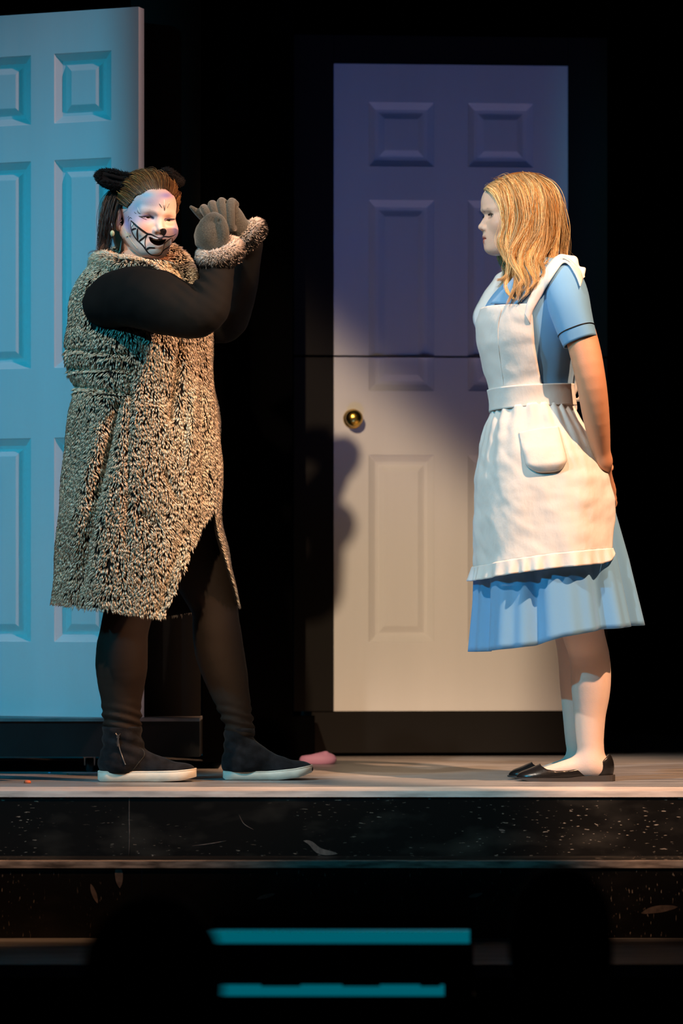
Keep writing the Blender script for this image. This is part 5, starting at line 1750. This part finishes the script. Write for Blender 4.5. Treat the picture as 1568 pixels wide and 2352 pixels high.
gv, gq = nets(nhand(), K(430, 620, -0.39), K(545, 475, -0.22), 0.0022)
gl_ = mk('glove', gv, gq, M['glove'], cat); gl_['label'] = 'grey glove nearer the house'


def fhand():
    q = lambda a, b, y: K(a, b, y)
    L = [('u', 0.02, el(q(520, 497, -0.105), (0.040, 0.026, 0.036), Ry(-0.4))), ('u', 0.02, rc(q(572, 548, -0.06), q(540, 515, -0.095), 0.030, 0.032))]
    kn = [(468, 478), (487, 469), (508, 463), (531, 464)]
    tp = [(484, 508), (500, 512), (517, 517), (531, 520)]
    for (a, b), (c_, d_) in zip(kn, tp):
        L.append(('u', 0.0022, chain([q(a + 8, b + 6, -0.095), q(a, b + 1, -0.122), q((a + c_) / 2 - 2, (b + d_) / 2 - 4, -0.142), q(c_, d_, -0.140), q(c_ + 6, d_ + 4, -0.118)], [0.0118, 0.0118, 0.0122, 0.0108, 0.0095])))
    L.append(('u', 0.008, chain([q(500, 520, -0.085), q(472, 502, -0.105), q(455, 489, -0.120), q(439, 476, -0.130)], [0.0140, 0.0125, 0.0095, 0.0048])))
    return sdf(L)


gv, gq = nets(fhand(), K(425, 575, -0.17), K(605, 440, -0.02), 0.0020)
gl_ = mk('glove', gv, gq, M['glove'], cat); gl_['label'] = 'grey glove with the thumb sticking out'


def cuff(c, axis, R0, tube_r, dens):
    axis = np.array(axis, float); axis /= np.linalg.norm(axis)
    u = np.cross(axis, (0, 1, 0)); u /= np.linalg.norm(u); v = np.cross(axis, u)
    n, m = 48, 14
    t = np.arange(n) * 2 * PI / n; s_ = np.arange(m) * 2 * PI / m
    ringd = np.cos(t)[:, None] * u + np.sin(t)[:, None] * v
    P_ = c + ringd[:, None, :] * (R0 + tube_r * np.cos(s_)[None, :, None]) + axis[None, None] * (tube_r * 1.25 * np.sin(s_))[None, :, None]
    Q_ = np.array([(i * m + j, i * m + (j + 1) % m, ((i + 1) % n) * m + (j + 1) % m, ((i + 1) % n) * m + j) for i in range(n) for j in range(m)])
    o = mk('cuff', P_.reshape(-1, 3), Q_, M['coat_back'], cat)
    Ps, _ = sample_surface(P_.reshape(-1, 3), Q_, dens, r)
    d = Ps - c; ax_ = d @ axis; rad_ = d - ax_[:, None] * axis; rn = rad_ / np.linalg.norm(rad_, axis=1)[:, None]
    N_ = d - rn * R0; N_ /= np.linalg.norm(N_, axis=1)[:, None]
    k_ = ((N_ * rn).sum(1) > -0.5)
    f_ = r.uniform(size=(k_.sum(), 1))
    up = np.clip(-0.30 + ax_ / tube_r * 1.2, 0, 1)[:, None][k_]
    up = np.where(r.uniform(size=(k_.sum(), 1)) < 0.16, 0.8, up)
    c1 = np.array(lin('ddd2cc')) * up + np.array(lin('181617')) * (1 - up)
    c1 = c1 * (0.5 + 0.6 * f_)
    D = -axis * 0.7 + rn[k_] * 0.2 + r.normal(size=(k_.sum(), 3)) * 0.35
    D = D - N_[k_] * (D * N_[k_]).sum(1)[:, None]; D /= np.linalg.norm(D, axis=1)[:, None]
    Vt, Qt, Ct = tufts(Ps[k_], N_[k_], D, 0.0125, 0.0008, np.repeat(np.array([[0.006, 0.006, 0.007]]), k_.sum(), 0), c1, r, 0.8)
    q = mk('fur_pile', Vt, Qt, M['fur'], o, cols=Ct); q['kind'] = 'stuff'


cuff(K(506, 584, -0.312), (-0.30, -0.45, 0.85), 0.0405, 0.0195, 9000)
cuff(K(570, 545, -0.062), (-0.62, -0.25, 0.62), 0.036, 0.0175, 6500)

# --- sneaker boots
def boot(yc, x0, x1, top_l, top_r, topy, lean, zip_=False, lift=0):
    q = lambda a, b: np.array([X(a, yc), yc, Z(b, yc)])
    L_ = x1 - x0
    hx = x0 + 0.22 * L_
    tc = (top_l + top_r) / 2; tw_ = (X(top_r) - X(top_l)) / 2
    prims = [('u', 0.02, chain([q(tc, topy - 6), q(tc + lean * 0.5, 1700), q(hx + lean * 0.1, 1745)], [tw_, tw_ * 1.0, 0.047])),
             ('u', 0.03, el(q(x0 + 0.20 * L_, 1755), (0.050, 0.041, 0.036))),
             ('u', 0.03, rc(q(x0 + 0.30 * L_, 1738), q(x0 + 0.60 * L_, 1762), 0.040, 0.030)),
             ('u', 0.03, el(q(x0 + 0.74 * L_, 1771), (0.060, 0.043, 0.026))),
             ('u', 0.02, el(q(x0 + 0.89 * L_, 1772 - lift * 0.7), (0.026, 0.032, 0.016)))]
    fb_ = sdf(prims)

    def f(p):
        pf = p.astype(float)
        wr = 0.0025 * np.sin(pf[:, 2] * 190 + pf[:, 0] * 70) * np.exp(-((pf[:, 2] - 0.11) / 0.05) ** 2) + 0.0012 * vnoise(pf, 60, 81)
        d = fb_(p) - wr.astype(f32)
        return np.maximum(np.maximum(d, 0.022 - p[:, 2]), p[:, 2] - Z(topy, yc))
    vv, qq = nets(f, (X(x0 - 15, yc), yc - 0.075, 0.012), (X(x1 + 15, yc), yc + 0.075, Z(topy, yc) + 0.02), 0.0032, 0)
    b_ = mk('boot', vv, qq, M['suede'], cat)
    b_['label'] = 'black suede sneaker boot'
    # white rubber sole
    us = np.concatenate([[0, 0.008, 0.03], np.linspace(0.07, 0.93, 30), [0.97, 0.992, 1.0]])
    wd = np.interp(us, [0, 0.008, 0.03, 0.1, 0.3, 0.5, 0.72, 0.85, 0.93, 0.97, 0.992, 1.0], [0.012, 0.020, 0.029, 0.038, 0.038, 0.038, 0.047, 0.046, 0.038, 0.028, 0.018, 0.008])
    xx = X(x0 + L_ * us, yc)
    tp = np.interp(us, [0, 0.5, 0.8, 1], [Z(1770, yc), Z(1770, yc), Z(1768 - lift * 0.5, yc), Z(1764 - lift * 0.9, yc)])
    bt = np.interp(us, [0, 0.03, 0.62, 0.85, 1], [0.006, 0.0008, 0.0008, 0.004 + lift * 0.0004, 0.013 + lift * 0.0009])
    rowsS = []
    for vv_, io in ((0.0, -0.003), (0.06, 0.0), (0.5, 0.0005), (0.82, 0.0), (0.86, -0.0015), (0.90, 0.0), (1.0, -0.001)):
        z = bt + (tp - bt) * vv_
        rowsS.append(np.concatenate([np.stack([xx, yc - np.maximum(wd + io, 0.003), z], 1), np.stack([xx, yc + np.maximum(wd + io, 0.003), z], 1)[::-1]]))
    RS = np.array(rowsS); m = RS.shape[1]; k_ = len(rowsS)
    Fs = [tuple(q_) for q_ in grid_faces(k_, m, True).tolist()]
    h = m // 2
    Fs += [(i, m - 1 - i, m - 2 - i, i + 1) for i in range(h - 1)]
    o_ = (k_ - 1) * m
    Fs += [(o_ + i, o_ + i + 1, o_ + m - 2 - i, o_ + m - 1 - i) for i in range(h - 1)]
    mk('sole', RS.reshape(-1, 3), Fs, M['sole_white'], b_)
    if zip_:
        d_ = Decal(vv, qq)
        mb = MB(); pz = spline(np.array([(271, 1690, 0), (273, 1712, 0), (280, 1736, 0), (288, 1756, 0)], float), 26)
        pts = [np.array(d_.hit(a, b)[0]) for a, b, _ in pz if d_.hit(a, b)[0] is not None]
        mb.tube(np.array(pts) + (0, -0.001, 0), 0.0016, 6); mb.build('zipper', M['steel'], b_)
        c_ = np.array(d_.hit(271, 1692)[0])
        mb = MB(); mb.box(c_ + (-0.0035, -0.0045, -0.004), c_ + (0.0035, -0.0005, 0.005)); mb.box(c_ + (-0.0022, -0.0050, -0.026), c_ + (0.0026, -0.0030, -0.006))
        mb.tube(c_ + np.array([(-0.006, -0.002, 0.009), (-0.002, -0.003, 0.003)]), 0.0013, 5); mb.tube(c_ + np.array([(0.007, -0.002, 0.009), (0.003, -0.003, 0.003)]), 0.0013, 5)
        mb.build('zipper_pull', M['steel'], b_, smooth=False)
        mb = MB(); d_.line(mb, [(302, 1772), (318, 1752), (331, 1735), (328, 1722), (318, 1718)], 0.0008, 0.0008, 0.001)
        if mb.v: mb.build('seam', M['glove'], b_)


boot(0.003, 225, 451, 236, 326, 1668, -2, True, 0)
boot(0.095, 512, 717, 516, 586, 1672, -6, False, 9)

# --- hair, ears, earring, microphone
hf = sdf([('u', 0.01, el((0, 0.019, 0.042), (0.0765, 0.1075, 0.0825))), ('u', 0.04, el((0, 0.078, -0.030), (0.070, 0.055, 0.088))),
          ('s', 0.012, el((0, -0.105, 0.010), (0.076, 0.082, 0.080))), ('s', 0.012, el((0, -0.060, -0.085), (0.10, 0.082, 0.085))), ('s', 0.01, el((-0.085, -0.012, -0.012), (0.040, 0.045, 0.040))), ('s', 0.01, el((0.085, -0.012, -0.012), (0.040, 0.045, 0.040)))])
sv, sq = nets(hf, (-0.10, -0.12, -0.14), (0.10, 0.15, 0.14), 0.0042)
hc = np.repeat(np.array(lin('4a3020'))[None], len(sv), 0)
ch = mk('hair', cT(sv), sq, M['brown_hair'], cat, cols=hc)
ch['label'] = 'brown hair swept back from the face'
gd = []
E = np.array([0.0800, 0.1125, 0.0870]); Ec = np.array([0, 0.016, 0.042])
for a in np.linspace(-1, 1, 44):
    # hairline from temple over forehead to temple
    ang = a * 1.62
    st = np.array([math.sin(ang) * 0.074, -0.080 + 0.055 * abs(a) ** 2.2, 0.080 - 0.058 * abs(a) ** 2.0 + 0.003 * math.sin(a * 17)])
    d0 = (st - Ec) / E; d0 /= np.linalg.norm(d0)
    d1 = np.array([math.sin(ang) * 0.35, 0.75, -0.55]); d1 /= np.linalg.norm(d1)
    midd = np.array([math.sin(ang) * 0.80, 0.30, 0.80 - 0.42 * abs(a) ** 1.5]); midd /= np.linalg.norm(midd)
    pts = []
    for u in np.linspace(0, 1, 7):
        d = (1 - u) ** 2 * d0 + 2 * u * (1 - u) * midd * 1.2 + u * u * d1; d /= np.linalg.norm(d)
        pts.append(Ec + d * E * (1.0 + 0.06 * math.sin(PI * min(1, u * 1.3)) ** 0.8))
    pts += [pts[-1] + np.array([0.002, 0.008, -0.03]), pts[-1] + np.array([0.0, 0.008, -0.065])]
    gd.append(cT(np.array(pts)))
# lengths falling behind the ear
for dx in (-10, -5, 0, 5, 9):
    gd.append(np.array([K(262 + dx, 440, 0.02), K(250 + dx, 480, 0.01), K(243 + dx, 520, 0.0), K(240 + dx, 560, 0.0), K(234 + dx, 590, -0.01)]))
cols = (np.array(lin('3c2416')), np.array(lin('b8844e')))
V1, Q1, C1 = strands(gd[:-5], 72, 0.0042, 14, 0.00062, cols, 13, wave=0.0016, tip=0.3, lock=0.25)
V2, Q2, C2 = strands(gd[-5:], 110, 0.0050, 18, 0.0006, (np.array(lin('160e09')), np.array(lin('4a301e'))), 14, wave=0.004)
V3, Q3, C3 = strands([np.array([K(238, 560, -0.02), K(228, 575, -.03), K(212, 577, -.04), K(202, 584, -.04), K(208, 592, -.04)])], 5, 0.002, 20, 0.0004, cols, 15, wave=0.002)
o = mk('hair_strands', np.concatenate([V1, V2, V3]), np.concatenate([Q1, Q2 + len(V1), Q3 + len(V1) + len(V2)]), M['brown_hair'], ch, cols=np.concatenate([C1, C2, C3]))
o['kind'] = 'stuff'


def ear(base, tip, wdt, yb, flat, nm):
    base = K(*base); tip = K(*tip)
    ax = tip - base; Ln = np.linalg.norm(ax); ax /= Ln
    nrm = np.array(flat, float); nrm -= ax * (nrm @ ax); nrm /= np.linalg.norm(nrm)
    sd = np.cross(nrm, ax)
    R = np.stack([ax, sd, nrm], 1)
    c = (base + tip) / 2
    f = sdf([('u', 0.01, el(c, (Ln * 0.55, wdt, 0.014), R)), ('u', 0.01, el(base + ax * 0.012, (0.022, wdt * 0.9, 0.020), R)),
             ('s', 0.006, el(c + nrm * 0.016 + ax * 0.004, (Ln * 0.40, wdt * 0.52, 0.012), R)),
             ('u', 0.005, el(c + nrm * 0.007 - sd * wdt * 0.15 + ax * 0.004, (Ln * 0.36, wdt * 0.22, 0.007), R))])
    lo = np.minimum(base, tip) - 0.06; hi = np.maximum(base, tip) + 0.06
    v_, q_ = nets(f, lo, hi, 0.0024)
    e_ = mk('cat_ear', v_, q_, M['black_knit'], cat); e_['label'] = nm
    P_, N_ = sample_surface(v_, q_, 5200, r)
    loc = (P_ - c) @ R
    k_ = ~((np.abs(loc[:, 1]) < wdt * 0.5) & (np.abs(loc[:, 0]) < Ln * 0.4) & (loc[:, 2] > 0))
    P_, N_ = P_[k_], N_[k_]
    D = ax + r.normal(size=P_.shape) * 0.35
    u = r.uniform(0.5, 1.5, (len(P_), 1))
    Vt, Qt, Ct = tufts(P_, N_, D - N_ * (D * N_).sum(1)[:, None], 0.011, 0.0007, np.full((len(P_), 3), 0.004), np.array([[0.010, 0.009, 0.009]]) * u, r, 0.6)
    q = mk('fur_pile', Vt, Qt, M['fur'], e_, cols=Ct); q['kind'] = 'stuff'


ear((302, 424, 0.03), (226, 404, 0.0), 0.027, 0, (0.15, -0.9, 0.35), 'black fluffy cat ear beside the door edge')
ear((378, 404, 0.06), (414, 416, 0.10), 0.020, 0, (-0.2, -0.8, 0.5), 'black fluffy cat ear on the far side')
bnd = [cT([(math.sin(t) * 0.086, 0.030, 0.045 + math.cos(t) * 0.0875)])[0] for t in np.linspace(-1.5, 1.5, 30)]
MB().tube(bnd, 0.004, 8).build('headband', M['black_knit'], cat)
# earring and head microphone
e0 = K(257, 520, cO[1] - 0.055)
mb = MB(); mb.tube(np.array([K(256, 512, e0[1]), K(258, 527, e0[1])]), 0.0006, 5); mb.build('earring_hook', M['steel'], cat)
sp = [(0.0001, -0.0075)] + [(0.0062 * math.sin(t), -0.0085 * math.cos(t)) for t in np.linspace(0.3, 2.9, 9)] + [(0.0001, 0.0085)]
MB().lathe(sp, 16, 'z', K(258, 536, e0[1])).build('earring', M['pearl'], cat)
mb = MB()
dc.line(mb, [(273, 512), (292, 535), (305, 556), (317, 570)], 0.0009, 0.0009, 0.003)
dc.line(mb, [(280, 491), (280.5, 498), (276, 507), (272, 511)], 0.0008, 0.0008, 0.003)
if mb.v: mb.build('head_microphone', M['mic'], cat)
mb = MB(); dc.fill(mb, [(288, 537), (299, 534), (302, 540), (291, 544)], 0.003)
if mb.v: mb.build('microphone_tape', M['mic'], cat)

# ------------------------------------------------------------------ audience in the dark, teal-lit box, slipper
M['dark_cloth'] = mat('dark_cloth', (0.004, 0.004, 0.005), 0.9, spec=0.05)
M['dark_hair'] = mat('dark_hair', (0.003, 0.0025, 0.002), 0.8, spec=0.05)
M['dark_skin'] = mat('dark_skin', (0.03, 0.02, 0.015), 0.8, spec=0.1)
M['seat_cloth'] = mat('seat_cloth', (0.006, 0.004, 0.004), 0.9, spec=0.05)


def spectator(px, top_py, Y, wide, hair_w, label):
    D = CD + Y
    x0 = X(px, Y); zt = Z(top_py, Y)
    root = thing('person', label, 'person', (x0, Y, ZA))
    c = np.array([x0, Y, 0.0])
    q = lambda x, y, z: c + np.array([x, y, z])
    zs_ = ZA + 0.45                                     # seat height
    sh = zt - 0.30                                      # shoulder line
    prims = [('u', 0.02, el(q(0, 0.02, zt - 0.115), (0.074, 0.096, 0.112))), ('u', 0.03, rc(q(0, 0.0, zt - 0.20), q(0, -0.02, sh), 0.052, 0.06)),
             ('u', 0.08, rc(q(-wide * 0.72, -0.02, sh - 0.055), q(wide * 0.72, -0.02, sh - 0.055), 0.058, 0.058)),
             ('u', 0.10, el(q(0, -0.02, sh - 0.22), (wide * 0.82, 0.115, 0.24))), ('u', 0.08, el(q(0, 0.0, zs_ + 0.13), (0.165, 0.13, 0.14)))]
    for s in (-1, 1):
        prims += [('u', 0.04, chain([q(s * wide * 0.86, -0.02, sh - 0.07), q(s * (wide + 0.02), 0.03, sh - 0.32), q(s * 0.14, 0.27, zs_ + 0.17)], [0.052, 0.042, 0.030])),
                  ('u', 0.02, el(q(s * 0.12, 0.33, zs_ + 0.165), (0.036, 0.055, 0.020))),
                  ('u', 0.05, chain([q(s * 0.09, 0.04, zs_ + 0.085), q(s * 0.11, 0.46, zs_ + 0.075)], [0.082, 0.060])),
                  ('u', 0.03, chain([q(s * 0.11, 0.46, zs_ + 0.075), q(s * 0.11, 0.45, ZA + 0.09)], [0.058, 0.038])),
                  ('u', 0.03, rc(q(s * 0.11, 0.44, ZA + 0.045), q(s * 0.12, 0.60, ZA + 0.035), 0.042, 0.032))]
        for i in range(4):
            prims.append(('u', 0.004, chain([q(s * (0.10 + i * 0.014), 0.36, zs_ + 0.165), q(s * (0.10 + i * 0.014), 0.405, zs_ + 0.158), q(s * (0.10 + i * 0.014), 0.43, zs_ + 0.142)], [0.0085, 0.008, 0.007])))
    v, qd = nets(sdf(prims), q(-0.36, -0.2, ZA), q(0.36, 0.70, zt + 0.03), 0.013)
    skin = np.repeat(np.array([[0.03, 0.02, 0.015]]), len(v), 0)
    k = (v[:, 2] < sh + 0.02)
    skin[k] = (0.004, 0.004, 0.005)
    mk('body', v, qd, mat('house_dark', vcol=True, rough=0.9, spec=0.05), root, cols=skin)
    hv_, hq_ = nets(sdf([('u', 0.03, el(q(0, 0.005, zt - 0.098), (hair_w, 0.105, 0.108))), ('u', 0.05, el(q(0, -0.03, zt - 0.19), (hair_w * 0.92, 0.07, 0.10))),
                         ('s', 0.03, el(q(0, 0.14, zt - 0.16), (0.075, 0.08, 0.11)))]), q(-0.16, -0.16, zt - 0.34), q(0.16, 0.16, zt + 0.04), 0.007)
    mk('hair', hv_, hq_, M['dark_hair'], root)
    # the seat the person sits on
    ch_ = thing('auditorium_chair', 'dark chair under the spectator ' + label.split(', ')[1], 'chair', (x0, Y, ZA), group='chairs in the dark house')
    MB().box(q(-0.23, -0.16, zs_ - 0.06), q(0.23, 0.30, zs_ + 0.002)).build('seat', M['seat_cloth'], ch_, smooth=False)
    MB().box(q(-0.23, -0.235, zs_ + 0.05), q(0.23, -0.165, zs_ + 0.40)).build('backrest', M['seat_cloth'], ch_, smooth=False)
    for sx in (-0.20, 0.20):
        for sy in (-0.20, 0.26):
            MB().box(q(sx - 0.015, sy - 0.015, ZA), q(sx + 0.015, sy + 0.015, zs_ - 0.06 if sy > 0 else zs_ + 0.1)).build('leg', M['black_flat'], ch_, smooth=False)
    return root


spectator(1286, 2002, -3.5, 0.20, 0.085, 'dark spectator seated in front of the steps, right of the teal-lit box')
spectator(352, 2072, -4.35, 0.20, 0.098, 'dark spectator seated in front of the steps, left of the teal-lit box')

# low box; the teal light on its two bands is put in as emission
YB = -2.35
M['teal_glow'] = mat('teal_glow', (0.0, 0.05, 0.06), 0.5, emit=((0.0, 0.10, 0.135), 1.0))
M['navy'] = mat('navy', (0.0012, 0.0018, 0.0045), 0.9, spec=0.0)
lb = thing('teal_lit_box', 'low black box between the two dark spectators, teal light on its two bands put in as glow', 'light box', (X(780, YB), YB, ZA))
xa, xb = X(470, YB), X(1092, YB)
zt_, zm0, zm1, zl1 = Z(2137, YB), Z(2166, YB), Z(2263, YB), Z(2287, YB)
MB().box((xa, YB, ZA), (xb, YB + 0.34, zl1)).build('body', M['black_flat'], lb, smooth=False)
MB().box((xa + 0.01, YB + 0.012, zl1), (xb - 0.004, YB + 0.33, zt_ - 0.002)).build('front_panel', M['navy'], lb, smooth=False)
MB().box((xa, YB - 0.004, zm0), (xb - 0.012, YB + 0.012, zt_)).build('teal_lit_band', M['teal_glow'], lb, smooth=False)
MB().box((xa, YB - 0.004, zl1), (X(1020, YB), YB + 0.012, zm1)).build('teal_lit_band', M['teal_glow'], lb, smooth=False)
for a, b in ((600, 690), (786, 872), (965, 1010)):
    MB().box((X(a, YB), YB - 0.012, zm1 - 0.001), (X(b, YB), YB + 0.012, zm1 + 0.018)).build('handle', M['black_flat'], lb, smooth=False)

# pink slipper
ys = 0.97
sl_f = sdf([('u', 0.01, el(W(742, 1744, ys) * (1, 1, 0) + np.array([0, 0, 0.014]), (0.040, 0.030, 0.022))), ('u', 0.012, el(W(722, 1744, ys) * (1, 1, 0) + np.array([0, 0, 0.012]), (0.045, 0.028, 0.024))),
            ('s', 0.006, el(W(716, 1744, ys) * (1, 1, 0) + np.array([0, 0, 0.034]), (0.030, 0.018, 0.018))), ('u', 0.006, el(W(748, 1744, ys) * (1, 1, 0) + np.array([0, -0.01, 0.033]), (0.008, 0.008, 0.006)))])
v, qd = nets(lambda p: np.maximum(sl_f(p), -p[:, 2]), W(690, 1744, ys) * (1, 1, 0) + np.array([-0.03, -0.05, -0.01]), W(790, 1744, ys) * (1, 1, 0) + np.array([0.02, 0.05, 0.06]), 0.0035)
tag(mk('slipper', v, qd, M['pink']), 'small pink slipper lying beside the black plinth behind the toe', 'slipper')
